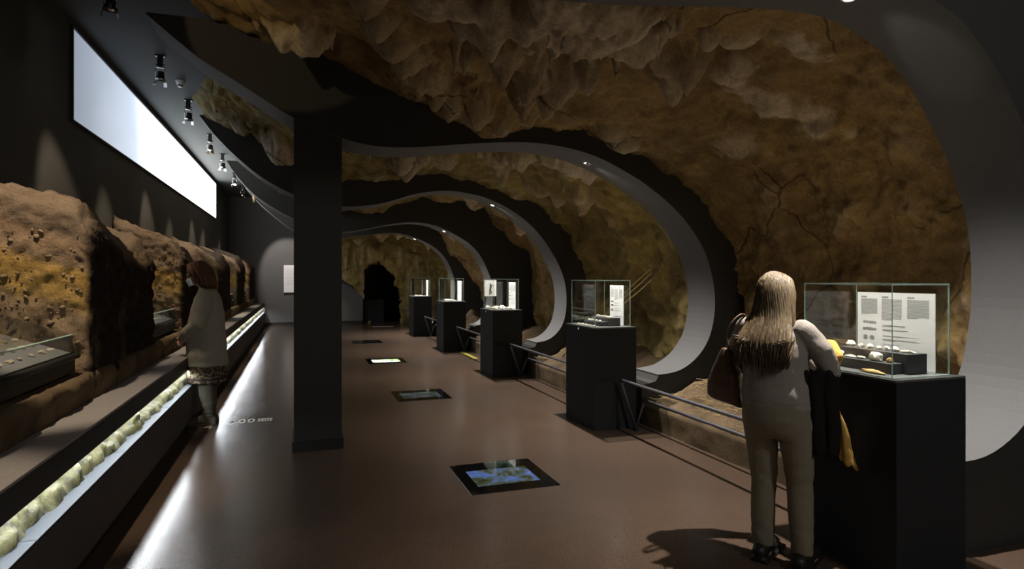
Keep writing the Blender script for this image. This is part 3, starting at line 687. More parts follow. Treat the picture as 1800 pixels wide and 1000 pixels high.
# ------------------------------------------------------------------ ceiling spotlights
TL = ['%s black ceiling spotlight over the bench, counted from the camera' % o for o in ORD]
def track_lamp(loc, aim, label, light_off=.0):
    t = thing('ceiling_spotlight', label, 'spotlight', loc, group='black spotlights on the ceiling')
    d = (Vector(aim)-Vector((loc[0], loc[1], 3.74))).normalized()
    m = MB(); m.box(-.05, .05, -.03, .03, -.018, 0); m.build('ceiling_plate', M['black'], t, bevel=.003)
    m = MB(); m.box(-.028, .028, -.028, .028, -.135, -.018); m.box(-.05, .05, -.006, .006, -.115, -.103); m.build('driver_box', M['black'], t, bevel=.004)
    m = MB(); m.tube([(-.04, 0, -.135), (-.045, 0, -.18), (-.045, 0, -.25)], .005, 6); m.tube([(.04, 0, -.135), (.045, 0, -.18), (.045, 0, -.25)], .005, 6); m.box(-.045, .045, -.006, .006, -.145, -.13); m.build('yoke', M['chrome'], t, True)
    rot = d.to_track_quat('-Z', 'Y').to_matrix(); c = Vector((0, 0, 3.74-loc[2]))   # mouth of the head
    def ring(r_, z): return [c + rot @ Vector((r_*cos(2*pi*j/18), r_*sin(2*pi*j/18), z)) for j in range(18)]
    m = MB(); m.loft([ring(r_, z) for r_, z in ((.018, .125), (.032, .12), (.036, .07), (.050, .045), (.054, .012), (.050, .012), (.040, .03))], cap=True); m.build('lamp_head', M['black'], t, True)
    m = MB(); m.loft([ring(r_, z) for r_, z in ((.0545, .046), (.0555, .04), (.0555, .03), (.0545, .024))], cap=False); m.build('head_ring', M['chrome'], t, True)
    m = MB(); m.loft([ring(r_, z) for r_, z in ((.036, .029), (.036, .024))]); m.build('lens', M['bulb'], t)
    for s in (-1, 1):
        m = MB(); P = [Vector((s*.054, -.035, .01)), Vector((s*.054, .035, .01)), Vector((s*.062, .040, -.038)), Vector((s*.062, -.040, -.038))]
        m.face([c + rot @ p for p in P]); o = m.build('barn_door', M['chrome'], t); so = o.modifiers.new('t', 'SOLIDIFY'); so.thickness = .002
for i, (y, a) in enumerate(zip(TRACK, AIM)): track_lamp((-1.5, y, ZC), a, TL[i])
track_lamp((-1.0, 19.5, ZC), (-.2, 21.3, 1.55), 'black ceiling spotlight aimed at the white sign on the far wall')
track_lamp((-1.45, 3.3, ZC), (-.45, 5.3, 3.74), 'black ceiling spotlight turned towards the near cave vault')
# invented housings around the added fill lamps, out of view behind the camera
for i, (p, a) in enumerate(FILL):
    q = (Vector(a)-Vector(p)).to_track_quat('-Z', 'Y')
    t = thing('added_floodlight', 'square black housing of an added fill light behind the camera, %s side' % ['bench', 'cave'][i], 'floodlight', p, group='added fill lights behind the camera'); t.rotation_euler = q.to_euler()
    m = MB()
    for b in ((-.29, .29, -.29, .29, .03, .08), (-.29, -.255, -.29, .29, -.03, .03), (.255, .29, -.29, .29, -.03, .03), (-.255, .255, -.29, -.255, -.03, .03), (-.255, .255, .255, .29, -.03, .03)): m.box(*b)
    m.build('housing', M['black'], t)
    m = MB(); m.box(-.25, .25, -.25, .25, .005, .012); m.build('diffuser', M['whiteplastic'], t)
# smoke detector
t = thing('smoke_detector', 'white smoke detector on the dark ceiling between two spotlights', 'smoke detector', (-1.45, 8.91, ZC))
m = MB(); n = 24
m.loft([[(r_*cos(2*pi*j/n), r_*sin(2*pi*j/n), z) for j in range(n)] for r_, z in ((.055, 0), (.055, -.02), (.05, -.03), (.038, -.06))]); m.build('housing', M['whiteplastic'], t, True)
m = MB(); m.loft([[(r_*cos(2*pi*j/n), r_*sin(2*pi*j/n), z) for j in range(n)] for r_, z in ((.030, -.0605), (.030, -.075))]); m.build('sensor_grille', M['black'], t, True)
m = MB(); m.loft([[(r_*cos(2*pi*j/n), r_*sin(2*pi*j/n), z) for j in range(n)] for r_, z in ((.032, -.0755), (.028, -.085))]); m.build('sensor_cap', M['whiteplastic'], t, True)
# uplights
for k, p in enumerate(UPL):
    t = thing('cave_uplight', 'small black uplight hidden on the cave ledge behind the %s arch' % ORD[k], 'lamp', (p[0]+.03, p[1]-.02, 0), group='uplights on the cave ledges')
    m = MB(); m.box(-.05, .05, -.05, .05, .25, .40); m.build('lamp_body', M['black'], t, bevel=.01)
    m = MB(); m.box(-.035, .035, -.035, .035, .4005, .404); m.build('lens', M['bulb'], t)

# sign on the far wall
t = thing('wall_sign', 'white text panel lit by a spotlight on the far wall left of the pillar', 'sign', (-.05, YE, 1.04))
m = MB(); m.box(-.45, .45, -.06, 0, 0, .87); m.build('panel', M['board'], t, bevel=.004)
m = MB()
for i in range(12): m.box(-.40, -.40+.35*(.8+.2*random.random()), -.0612, -.0604, .75-i*.045, .757-i*.045); m.box(.02, .02+.35*(.8+.2*random.random()), -.0612, -.0604, .75-i*.045, .757-i*.045)
m.build('printed_text', M['printlight'], t)

# ------------------------------------------------------------------ floor screens
FS = ['black glass floor screen showing blue and brown water picture, nearest the camera', 'dim black glass floor screen, second from the camera', 'bright green and white floor screen, third from the camera', 'dark blank floor screen, farthest from the camera']
for k in range(4):
    y0 = 4.29+3.5*k
    t = thing('floor_screen', FS[k], 'floor screen', (1.49, y0+.355, 0), group='screens set in the floor')
    m = MB(); m.box(-.34, .34, -.355, .355, 0.0005, .004); m.build('glass_plate', M['bezel'], t)
    m = MB(); m.box(-.25, .24, -.205, .165, .0041, .0048); m.build('display', M['disp%d' % k], t)
# floor lettering
t = thing('floor_lettering', 'pale number lettering on the floor at the woman\'s boots', 'lettering', (-.9, 7.19, 0))
def text_mesh(s, size, parent, loc, mt, name):
    cu = bpy.data.curves.new('txt', 'FONT'); cu.body = s; cu.size = size; cu.extrude = .0006
    o = bpy.data.objects.new('txt', cu); C.objects.link(o); dg = bpy.context.evaluated_depsgraph_get(); dg.update()
    me = bpy.data.meshes.new_from_object(o.evaluated_get(dg)); bpy.data.objects.remove(o)
    p = link(name, me, mt, parent); p.location = loc; return p
o = text_mesh('4', .26, t, (-.045, -.17, .001), M['floorprint'], 'digit'); o.scale = (.75, 1, 1)
for i in range(3):
    o = text_mesh('0', .26, t, (.175+.092*i, 0, .001), M['floorprint'], 'digit'); o.scale = (.62, 1, 1)
m = MB(); rnd = random.Random(2)
for r_, y in enumerate((.02, .10)):
    x = .465
    while x < .60:
        l = rnd.uniform(.012, .03); m.box(x, x+l, y, y+.055, .0005, .0015); x += l+.008
m.build('small_print', M['floorprint'], t)
# hazard strip
t = thing('hazard_strip', 'yellow ribbed hazard strip on the floor beside the third and fourth cases', 'hazard strip', (3.14, 11.95, 0))
m = MB(); m.box(-.045, .045, -.55, .52, .0005, .004); m.build('strip_base', M['yellow'], t)
m = MB()
for i in range(18): m.box(-.046, .046, -.54+i*.058, -.522+i*.058, .0038, .006)
m.build('ribs', M['tape'], t)
m = MB(); m.box(2.1, 2.75, 19.55, 19.75, .0005, .003); tag(m.build('floor_sticker', M['whiteplastic']), 'pale flat sticker on the floor before the black opening', 'sticker')

# ------------------------------------------------------------------ glass cases
CY = [2.32, 5.68, 9.17, 12.65, 16.24]
CN = ['nearest glass case on a tall black pedestal, beside the blonde woman', 'second glass case from the camera, on a black pedestal with two dark steps inside', 'third glass case from the camera, with small pale shells and a figure card', 'fourth glass case from the camera, with a long white slab inside', 'farthest glass case on a black pedestal, before the cave end']
def text_block(m, y0, y1, z0, z1, rows, rnd, x=-.0028, rag=.0, gap=.45):
    # board local: y runs from left (far, +y) to right (near, -y)
    dz = (z1-z0)/rows
    for i in range(rows):
        z = z1-(i+1)*dz; y = y0; last = i == rows-1
        yend = y1 + (y0-y1)*(rag*rnd.random() + (.5 if last else 0))
        while y > yend+.002:
            l = rnd.uniform(.006, .02); e = max(yend, y-l); m.box(x, x+.0004, e, y, z+dz*.2, z+dz*(1-gap)); y = e-.0022
for k in range(5):
    y0 = CY[k]; cx, cy = 3.03, y0+.35
    t = thing('display_case', CN[k], 'display case', (cx, cy, 0), group='glass cases along the cave side')
    m = MB(); m.box(-.24, .24, -.35, .35, 0, 1.022); m.build('pedestal', M['ped'], t, bevel=.003)
    m = MB(); m.box(-.24, .24, -.35, .35, 1.0225, 1.035); m.build('deck', M['pedtop'], t, bevel=.002)
    gx0, gx1, gy0, gy1, z0, z1, th = -.20, .205, -.29, .29, 1.0355, 1.505, .006
    def pane(b, axis):
        m = MB(); m.box(*b); me = m.mesh('glass_pane')
        for p in me.polygons: p.material_index = 0 if abs(p.normal[axis]) > .9 else 1
        link('glass_pane', me, [M['glass'], M['glassedge']], t)
    pane((gx0, gx0+th, gy0, gy1, z0, z1), 0); pane((gx1-th, gx1, gy0, gy1, z0, z1), 0)
    pane((gx0+th, gx1-th, gy0, gy0+th, z0, z1), 1); pane((gx0+th, gx1-th, gy1-th, gy1, z0, z1), 1)
    pane((gx0, gx1, gy0, gy1, z1+.0003, z1+.0083), 2)
    m = MB(); n = 14
    m.loft([[(-.24-h_, r_*cos(2*pi*j/n)+.02, 1.0-.004+r_*sin(2*pi*j/n)) for j in range(n)] for r_, h_ in ((.012, -.001), (.012, .004), (.009, .007), (.004, .0075))]); m.build('lock', M['lockmetal'], t, True)
    # information board
    bt = thing('info_board', ['white text board with three columns standing in the nearest case', 'white text board standing in the second case from the camera', 'white text board standing in the third case from the camera', 'white text board standing in the fourth case from the camera', 'white text board standing in the farthest case'][k], 'board', (cx+.175, cy+.01, 1.037), group='text boards in the glass cases')
    w2 = .245 if k == 0 else [0, .15, .17, .17, .13][k]
    bc = 0 if k == 0 else -.06
    m = MB(); m.box(-.0024, .0024, bc-w2, bc+w2, 0, .42); m.build('sheet', M['board'], bt)
    rnd = random.Random(k); m = MB()
    def yy_(f): return bc + w2 - 2*w2*f
    for a, b, bot in ((.055, .28, .29), (.34, .60, .262), (.67, .93, .28)):
        text_block(m, yy_(a), yy_(b), bot, .385, 16, rnd); text_block(m, yy_(a), yy_(a+(b-a)*.7), .389, .399, 1, rnd, gap=.1)
    for i, (z, n_) in enumerate(((.235, 3), (.21, 3), (.175, 2), (.155, 3), (.125, 1), (.095, 3))):
        text_block(m, yy_(.35), yy_(.35+[.33, .33, .55, .5, .55, .6][i]), z-.004*n_, z, n_, rnd, rag=.15)
    m.build('printed_text', M['print'], bt)
    m = MB()
    for r_, (z, n_, s) in enumerate(((.245, 6, .007), (.205, 5, .009), (.155, 2, .014))):
        for i in range(n_):
            y = yy_(.09+.18*(i+.3)/n_); pts = [(-.003, y+s*(1+.4*rnd.random())*cos(a), z+s*.8*(1+.5*rnd.random())*sin(a)) for a in [2*pi*j/7 for j in range(7)]]
            m.face(pts)
    m.build('printed_figures', M['print'], bt)
    # contents
    def on(x, y, z): return (cx+x, cy+y, z)
    where = ['nearest glass case', 'second glass case', 'third glass case', 'fourth glass case', 'farthest glass case'][k]
    if k in (0, 1):
        st = thing('display_step', 'two-tier dark grey step in the %s' % where, 'display step', (cx, cy, 1.036), group='dark steps in the glass cases')
        sc = 1 if k == 0 else .8
        m = MB(); m.box(-.02, .12, -.23, .21*sc, 0, .105*sc); m.build('upper_tier', M['step'], st, bevel=.002)
        m = MB(); m.box(-.10, -.0205, -.20, .23*sc, 0, .055*sc); m.build('lower_tier', M['step'], st, bevel=.002)
    rnd = random.Random(20+k)
    if k == 0:
        for i, (y, s, mt) in enumerate([(.19, .026, 'flint3'), (.12, .016, 'flint3'), (.06, .020, 'flint3'), (0, .016, 'flint'), (-.05, .018, 'flint3'), (-.10, .020, 'flint3')]):
            flint(on(.05, y, 1.142), (s*.8, s*1.1, s*.75), M[mt], i+1, '%s pale flint from the far end on the upper step of the nearest case' % ORD[i], 'flints on the upper step of the nearest case')
        flint(on(.05, -.175, 1.142), (.012, .05, .008), M['flint'], 30, 'slim tan blade at the near end of the upper step, nearest case', 'flints on the upper step of the nearest case')
        for i, (y, s, mt, lab) in enumerate([(.19, (.022, .05, .022), 'flint3', 'large pale flint at the far end of the lower step, nearest case'), (.09, (.014, .04, .009), 'flint3', 'flat pale flake second on the lower step of the nearest case'), (.02, (.014, .032, .009), 'flint', 'flat tan flake third on the lower step of the nearest case'), (-.075, (.026, .042, .030), 'flint3', 'tall cream stone on the lower step of the nearest case'), (-.16, (.014, .018, .016), 'flint2', 'small orange-brown stone at the near end of the lower step, nearest case')]):
            flint(on(-.06, y, 1.092), s, M[mt], 40+i, lab, 'flints on the lower step of the nearest case')
        flint(on(-.145, .12, 1.0365), (.022, .036, .028), M['flint3'], 51, 'cream pointed stone on the deck of the nearest case beside the arm', 'stones on the deck of the nearest case')
        flint(on(-.145, -.13, 1.0365), (.018, .075, .012), M['flint2'], 52, 'long ochre blade on the deck of the nearest case', 'stones on the deck of the nearest case')
    elif k == 1:
        for i in range(4): flint(on(.04, .12-.09*i, 1.122), (.018, .035, .008), M['flint'], 60+i, '%s flat tan flake from the far end on the upper step of the second case' % ORD[i], 'flakes in the second case')
        for i in range(4): flint(on(-.06, .12-.08*i, 1.082), (.014, .03, .008), M['flint3'], 66+i, '%s flat cream flake from the far end on the lower step of the second case' % ORD[i], 'flakes in the second case')
        for i in range(5): flint(on(-.15, .2-.09*i, 1.0365), (.012, .035, .007), M['flint'], 72+i, '%s flat yellowish flake from the far end on the deck of the second case' % ORD[i], 'flakes in the second case')
    elif k == 2:
        for i in range(7):
            for j in range(3):
                s = rnd.uniform(.016, .028); flint(on(-.15+.12*j+rnd.uniform(-.01, .01), .24-.08*i+rnd.uniform(-.01, .01), 1.0365), (s, s*1.2, s), M[rnd.choice(['flint3', 'flint3', 'flint'])], 80+i*3+j, '%s pale shell from the far end, row %s from the hall, third case' % (ORD[i], ['one', 'two', 'three'][j]), 'shells in the third case')
        ct = thing('figure_card', 'pale card with a brown figure drawing at the far end of the third case', 'card', (cx-.09, cy+.275, 1.23))
        m = MB(); m.box(-.10, .10, -.002, .002, 0, .26); m.build('sheet', M['board'], ct)
        m = MB()
        for e in (((0, .19), (.014, .018)), ((.004, .15), (.02, .035)), ((-.004, .10), (.018, .035)), ((-.012, .055), (.010, .035)), ((.012, .06), (.010, .03)), ((.03, .175), (.022, .008)), ((-.014, .03), (.012, .008))):
            m.face([(e[0][0]+e[1][0]*cos(2*pi*j/12), -.0026, e[0][1]+e[1][1]*sin(2*pi*j/12)) for j in range(12)])
        m.build('printed_figure', M['printdark'], ct)
    elif k == 3:
        m = MB(); m.rings([(0, 0, 0, .055, .24), (0, 0, .02, .06, .245), (0, 0, .028, .05, .23)], 20, sq=4); o = m.build('bone_slab', M['flint3'], None, True); o.location = on(-.06, 0, 1.0365)
        tag(o, 'long flat white slab in the fourth case', 'slab')
        for i in range(4): flint(on(.07, .2-.1*i, 1.0365), (.02, .03, .012), M['flint'], 120+i, '%s flat stone from the far end behind the white slab, fourth case' % ORD[i], 'stones in the fourth case')
    else:
        for i in range(6): flint(on(-.1+.1*(i % 2), .2-.08*i, 1.0365), (.03, .045, .012), M['flint'], 130+i, '%s flat cream stone from the far end in the farthest case' % ORD[i], 'stones in the farthest case')

# ------------------------------------------------------------------ rails
RN = ['low steel barrier rail between the first and second cases', 'low steel barrier rail between the second and third cases', 'low steel barrier rail between the third and fourth cases', 'low steel barrier rail between the fourth and fifth cases', 'low steel barrier rail beyond the farthest case']
def bent(pts, rad=.05, n=5):
    P = [Vector(p) for p in pts]; out = [P[0]]
    for i in range(1, len(P)-1):
        a = (P[i-1]-P[i]).normalized()*rad; b = (P[i+1]-P[i]).normalized()*rad
        for j in range(n+1):
            t_ = j/n; out.append((P[i]+a)*(1-t_)**2 + P[i]*2*t_*(1-t_) + (P[i]+b)*t_*t_)
    return out + [P[-1]]
for k in range(5):
    ya, yb = 3.12+3.48*k, 5.6+3.48*k
    t = thing('barrier_rail', RN[k], 'rail', (3.2, (ya+yb)/2, 0), group='barrier rails along the cave')
    h = (yb-ya)/2
    m = MB(); m.tube(bent([(0, -h+.05, .0), (-.16, -h, .515), (-.16, h, .515), (0, h-.05, .0)]), .016, 10); m.build('upper_tube', M['steel'], t, True)
    m = MB(); m.tube(bent([(0, -h+.09, .0), (.10, -h+.09, .30), (.10, h-.03, .30), (.0, h-.02, .0)], .07), .014, 10); m.build('lower_tube', M['steel'], t, True)
    for s in (-1, 1):
        m = MB(); m.box(-.03, .03, s*(h-.04)-.06, s*(h-.04)+.06, 0, .006); m.build('foot_plate', M['steel'], t)

# ------------------------------------------------------------------ people
def remesh(mb, voxel, it=6, wr=None):
    me = mb.mesh('tmp'); o = bpy.data.objects.new('tmp', me); C.objects.link(o)
    r_ = o.modifiers.new('r', 'REMESH'); r_.mode = 'VOXEL'; r_.voxel_size = voxel
    s = o.modifiers.new('s', 'SMOOTH'); s.factor = .5; s.iterations = it
    dg = bpy.context.evaluated_depsgraph_get(); dg.update()
    out = bpy.data.meshes.new_from_object(o.evaluated_get(dg)); bpy.data.objects.remove(o)
    if wr:
        co = [v.co.copy() for v in out.vertices]; nn = [v.normal.copy() for v in out.vertices]
        for v, p, n in zip(out.vertices, co, nn): v.co = p + n*wr(p)
    return out
def hand(mb, W, f, n, s, curl=.5, sc=1.0):
    W = Vector(W); f = Vector(f).normalized(); n = Vector(n); n = (n - f*n.dot(f)).normalized(); s_ = f.cross(n)
    if s_.dot(Vector(s)) < 0: s_ = -s_
    s = s_
    rot = Matrix((s, f, n)).transposed()
    mb.ell(W+f*.045*sc, (.040*sc, .055*sc, .017*sc), rot, 14, 9)
    mb.tube([W-f*.03, W+f*.02*sc], [.026*sc, .028*sc], 10, round_ends=True, flat=.7, up=s)
    for o, l, l0 in ((.029, .066, .082), (.010, .074, .088), (-.009, .069, .085), (-.027, .054, .077)):
        p = W + f*l0*sc + s*o*sc; P = [p - f*.02*sc, p]; a = 0
        for q in (.42, .33, .25):
            a += curl; p = p + (f*cos(a) + n*sin(a))*l*q*sc*1.02; P.append(p)
        mb.tube(P, [.0098*sc, .0096*sc, .0090*sc, .0084*sc, .0074*sc], 8, round_ends=True)
    p = W + f*.02*sc + s*.024*sc; P = [p]
    for a, l in ((.75, .036), (.45, .030), (.25, .024)):
        p = p + (s*sin(a) + f*cos(a) + n*.35).normalized()*l*sc; P.append(p)
    mb.tube(P, [.0125*sc, .0115*sc, .0100*sc, .0085*sc], 8, round_ends=True)
def head(mb, c, pitch=0, yaw=0):
    rot = (Matrix.Rotation(yaw, 3, 'Z') @ Matrix.Rotation(-pitch, 3, 'X')); c = Vector(c)
    def e(p, r_, q=None): mb.ell(c + rot @ Vector(p), r_, rot if q is None else rot @ q, 18, 12)
    e((0, -.010, .028), (.074, .094, .092)); e((0, .018, -.03), (.062, .074, .078)); e((0, .046, -.078), (.036, .040, .030))
    e((0, .094, -.012), (.011, .016, .026), Matrix.Rotation(.35, 3, 'X')); e((0, .104, -.028), (.015, .012, .010)); e((0, .076, .022), (.050, .018, .012))
    e((0, .085, -.056), (.022, .010, .006)); e((0, .083, -.067), (.019, .010, .007))
    for s in (-1, 1):
        e((s*.074, -.008, -.008), (.008, .018, .030)); e((s*.040, .062, -.022), (.020, .020, .018))
    return lambda p: c + rot @ Vector(p)
def wool(name, c1, c2, sc=90):
    m = mat(name, c1, .95, spec=.1); n = N(m); co = n.coord(); f = n.noise(co, sc, 4, .6)
    n.link(n.ramp(f, [(.3, c1), (.7, c2)]), n.b.inputs['Base Color']); n.link(n.bump(f, .5, .004), n.b.inputs['Normal']); return m
def hair_mat(name, c1, c2, c3):
    m = mat(name, c1, .55, spec=.35); n = N(m); co = n.coord((60, 60, 2)); f = n.noise(co, 1.3, 4, .7)
    n.link(n.ramp(f, [(.3, c1), (.52, c2), (.72, c3)]), n.b.inputs['Base Color']); n.link(n.bump(f, .5, .004), n.b.inputs['Normal']); return m
SKIN = mat('skin', (.50, .30, .21), .5)
SKIN.node_tree.nodes['Principled BSDF'].inputs['Subsurface Weight'].default_value = .1
def locks(fn, n, seed, r0, seg=5, k=9):
    m = MB(); rnd = random.Random(seed)
    for i in range(n):
        P = fn(i, rnd); Q = cat_rom(P, k)
        rr = [r0*(.55+.5*sin(pi*min(1, .25+.62*j/(k-1))))*(1 if j < k-2 else (.75 if j == k-2 else .25)) for j in range(k)]
        m.tube(Q, rr, seg, flat=.6)
    return m

def person_blonde():
    t = thing('person', 'person with long blonde hair in a pale sweater and khaki trousers leaning on nearest case', 'person', (2.505, 2.745, 0), -R(60))
    # body
    b = MB(); toh = head(b, (.005, .10, 1.452), .45, -.25)
    b.tube([(0, .045, 1.28), (0, .06, 1.34), (.003, .085, 1.41)], [.062, .052, .052], 14, round_ends=True)
    b.rings([(0, -.01, .80, .155, .105), (0, -.008, .88, .158, .105), (0, 0, .98, .135, .095), (0, .015, 1.1, .145, .105), (0, .03, 1.2, .155, .10), (0, .04, 1.28, .13, .075), (0, .045, 1.31, .07, .05)])
    for s in (-1, 1):
        b.tube([(s*.085, 0, .84), (s*.09, .0, .62), (s*.095, .01, .45), (s*.10, -.01, .30), (s*.10, -.02, .08)], [.085, .07, .052, .05, .035], 14, round_ends=True)
        b.tube([(s*.10, -.05, .045), (s*.105, .04, .04), (s*.115, .13, .028)], [.034, .036, .028], 12, round_ends=True)
    RA = [(.15, .04, 1.262), (.235, .045, 1.16), (.262, .085, 1.05), (.18, .185, 1.07), (.085, .235, 1.09)]
    LA = [(-.15, .04, 1.262), (-.225, .06, 1.14), (-.25, .11, 1.03), (-.16, .20, 1.05), (-.06, .25, 1.09)]
    for A in (RA, LA): b.tube(A, [.05, .042, .036, .032, .025], 12, round_ends=True)
    hand(b, RA[-1], (-.85, .5, .05), (-.3, -.3, -1), (0, .4, 1), .45, .95); hand(b, LA[-1], (.75, .6, .05), (.2, -.3, -1), (0, .4, 1), .45, .95)
    link('body', remesh(b, .006, 4), SKIN, t, True)
    # trousers
    g = MB(); g.rings([(0, -.012, .93, .160, .115), (0, -.018, .86, .178, .132), (0, -.02, .79, .182, .138), (0, -.015, .73, .176, .125), (0, -.01, .685, .158, .10)])
    g.tube([(-.09, -.008, .78), (-.094, 0, .62), (-.098, .012, .45), (-.106, -.01, .30), (-.112, -.025, .075)], [.098, .084, .068, .064, .058], 18, round_ends=False)
    g.tube([(.09, -.008, .78), (.092, 0, .62), (.092, .012, .45), (.092, -.01, .30), (.092, -.02, .075)], [.098, .084, .068, .064, .058], 18, round_ends=False)
    def wr(p):
        kn = math.exp(-((p.z-.45)/.09)**2)+.8*math.exp(-((p.z-.14)/.07)**2)+.6*math.exp(-((p.z-.7)/.08)**2)
        return .004*fbm(Vector((p.x*13+p.z*6, p.y*13, p.z*17)), 3)*(.35+1.3*kn) + .004*fbm(p*5, 2)
    tro = link('trousers', remesh(g, .008, 5, wr), wool('khaki_twill', (.185, .165, .115), (.23, .205, .15), 160), t, True)
    m = MB()
    for s in (-1, 1): m.box(s*.085-.058, s*.085+.058, -.165, -.158, .72, .83)
    # shoes
    for s, x in ((-1, -.112), (1, .092)):
        h = MB(); h.tube([(x, -.08, .05), (x, -.02, .058), (x+s*.004, .06, .05), (x+s*.01, .13, .036), (x+s*.012, .17, .03)], [.042, .050, .047, .043, .032], 14, round_ends=True)
        h.tube([(x, -.02, .06), (x, -.02, .11)], [.05, .048], 14); h.box(x-.045, x+.05, -.115, .19, .0, .02)
        link('shoe', remesh(h, .007, 4), mat('black_shoe', (.012, .011, .011), .5), t, True)
    # sweater
    g = MB(); g.rings([(0, -.010, .82, .176, .130), (0, -.010, .855, .186, .137), (0, -.006, .92, .180, .138), (0, .0, .99, .174, .136), (0, .012, 1.09, .176, .135), (0, .025, 1.18, .180, .128), (0, .035, 1.245, .168, .105), (0, .045, 1.29, .125, .082), (0, .055, 1.335, .068, .062)])
    g.tube(RA, [.070, .062, .055, .048, .037], 16, round_ends=True); g.tube(LA, [.070, .062, .055, .048, .037], 16, round_ends=True)
    def ws(p): return .006*fbm(Vector((p.x*5, p.y*5, p.z*11)), 3) + .004*fbm(p*9, 2) - .004*math.exp(-((p.z-.875)/.006)**2)*(1 if abs(p.x) < .2 else 0)
    link('sweater', remesh(g, .008, 5, ws), wool('pale_knit', (.235, .21, .185), (.285, .255, .23), 120), t, True)
    # hair
    hm = hair_mat('blonde_hair', (.035, .022, .010), (.10, .067, .031), (.22, .15, .07))
    def path(i, rnd):
        ph = rnd.uniform(-2.05, 2.05); s, c = sin(ph), cos(ph); e = rnd.uniform(0, 1); r_ = 1+.05*rnd.random()
        cr = toh((rnd.uniform(-.015, .015), .03*rnd.uniform(-1, 1.2), .124))
        sk = toh((s*.088*r_, -.012-c*.108*r_, .03)); 
        nk = Vector((s*.105*r_+.0, .03-c*.085*r_, 1.345)); bk = Vector((s*.150+.0-.015, -.105-c*.025-.02*e, 1.19)); 
        if abs(ph) > 1.3: bk = Vector((s*.125, .0-.03*e, 1.22))
        en = Vector((s*.13-.025+rnd.uniform(-.02, .02), -.135-.02*e-.01*c, 1.02+.17*rnd.random()**1.5+.05*abs(s)))
        return [cr, toh((s*.058, -.008-c*.072, .107)), sk, nk, bk, en]
    h = locks(path, 420, 3, .0095)
    h.ell(toh((0, -.016, .03)), (.083, .103, .096)); h.rings([(0, -.01, 1.14, .07, .025), (0, -.025, 1.2, .11, .05), (0, .01, 1.3, .08, .06), (0, .06, 1.40, .05, .045)], 16)
    h.build('hair', hm, t, True)
    return t
person_blonde()

# shoulder bag, separate thing carried on the left arm
t = thing('shoulder_bag', 'brown leather tote hanging at the blonde person\'s left side', 'bag', (2.505, 2.745, 0), -R(60))
m = MB()
def bagring(xa, xb, z, y, dy): 
    n = 20; r_ = []
    for j in range(n):
        a = 2*pi*j/n; ca, sa = cos(a), sin(a); r_.append(((xa+xb)/2+(xb-xa)/2*math.copysign(abs(ca)**.6, ca), y+dy*math.copysign(abs(sa)**.7, sa), z + ((xa+xb)/2+(xb-xa)/2*ca - xb)*-.28))
    return r_
m.loft([bagring(-.36, -.19, .80, .02, .05), bagring(-.395, -.19, .815, .02, .07), bagring(-.385, -.195, .9, .015, .075), bagring(-.345, -.20, 1.0, .01, .06), bagring(-.305, -.215, 1.09, .005, .04), bagring(-.285, -.225, 1.135, .005, .03)])
leather = grained('brown_leather', (.085, .045, .024), (.12, .065, .035), .45, 40, .3, .003)
me = remesh(m, .008, 4, lambda p: .008*fbm(p*7, 3)); link('bag_body', me, leather, t, True)
m = MB(); m.tube(cat_rom([(-.245, -.015, 1.15), (-.235, -.06, 1.22), (-.195, -.07, 1.30), (-.16, .0, 1.345), (-.17, .10, 1.28), (-.235, .125, 1.19), (-.25, .05, 1.15)], 24), .011, 8, flat=.45); m.build('strap', leather, t, True)
# coat over the right arm
t = thing('coat', 'dark coat with mustard lining draped over the blonde person\'s right arm', 'coat', (2.505, 2.745, 0), -R(60))
def sheet(top, bot, nz=18, amp=.02, ph=0, fr=2.0):
    A = cat_rom(top, 22); B = cat_rom(bot, 22); m = MB()
    for j in range(nz):
        v = j/(nz-1)
        for i in range(22):
            p = A[i].lerp(B[i], v); f = amp*sin(fr*2*pi*i/21+ph)*(.3+.9*v)
            m.v.append((p.x+.012*fbm(p*8, 2), p.y+f, p.z+.01*sin(i*.9)))
    for j in range(nz-1):
        for i in range(21): m.f.append([j*22+i, j*22+i+1, (j+1)*22+i+1, (j+1)*22+i])
    m.m = [0]*len(m.f); return m
dk = wool('dark_coat_cloth', (.010, .009, .009), (.018, .016, .015), 100); mu = wool('mustard_cloth', (.42, .25, .06), (.50, .31, .09), 100)
o = sheet([(.155, -.03, 1.05), (.20, .0, 1.06), (.25, .02, 1.06), (.30, .06, 1.05)], [(.15, -.0, .63), (.19, .0, .62), (.23, .03, .61), (.265, .08, .60)], amp=.018, fr=2.2).build('outer_cloth', dk, t, True); o.modifiers.new('t', 'SOLIDIFY').thickness = .012
o = sheet([(.275, .085, .86), (.28, .088, .865), (.285, .092, .87)], [(.262, .085, .60), (.30, .10, .575), (.345, .12, .535)], amp=.012, fr=1.2).build('lining', mu, t, True); o.modifiers.new('t', 'SOLIDIFY').thickness = .008
m = MB(); m.tube([(.30, .11, 1.13), (.24, .185, 1.17), (.19, .255, 1.175), (.17, .31, 1.115), (.16, .33, 1.08)], [.026, .045, .042, .036, .02], 14, round_ends=True); m.tube([(.25, .2, 1.11), (.19, .29, 1.095)], [.04, .035], 12, round_ends=True)
link('collar_fold', remesh(m, .007, 4, lambda p: .010*fbm(p*11, 3)), mu, t, True)
# the person leans a little to the left: lean the figure, bag and coat together
LEAN = Matrix(((1, 0, -.062, 0), (0, 1, 0, 0), (0, 0, .993, 0), (0, 0, 0, 1)))
for o in list(C.objects):
    if o.name in ('person', 'shoulder_bag', 'coat'):
        for ch in o.children: ch.data.transform(LEAN)

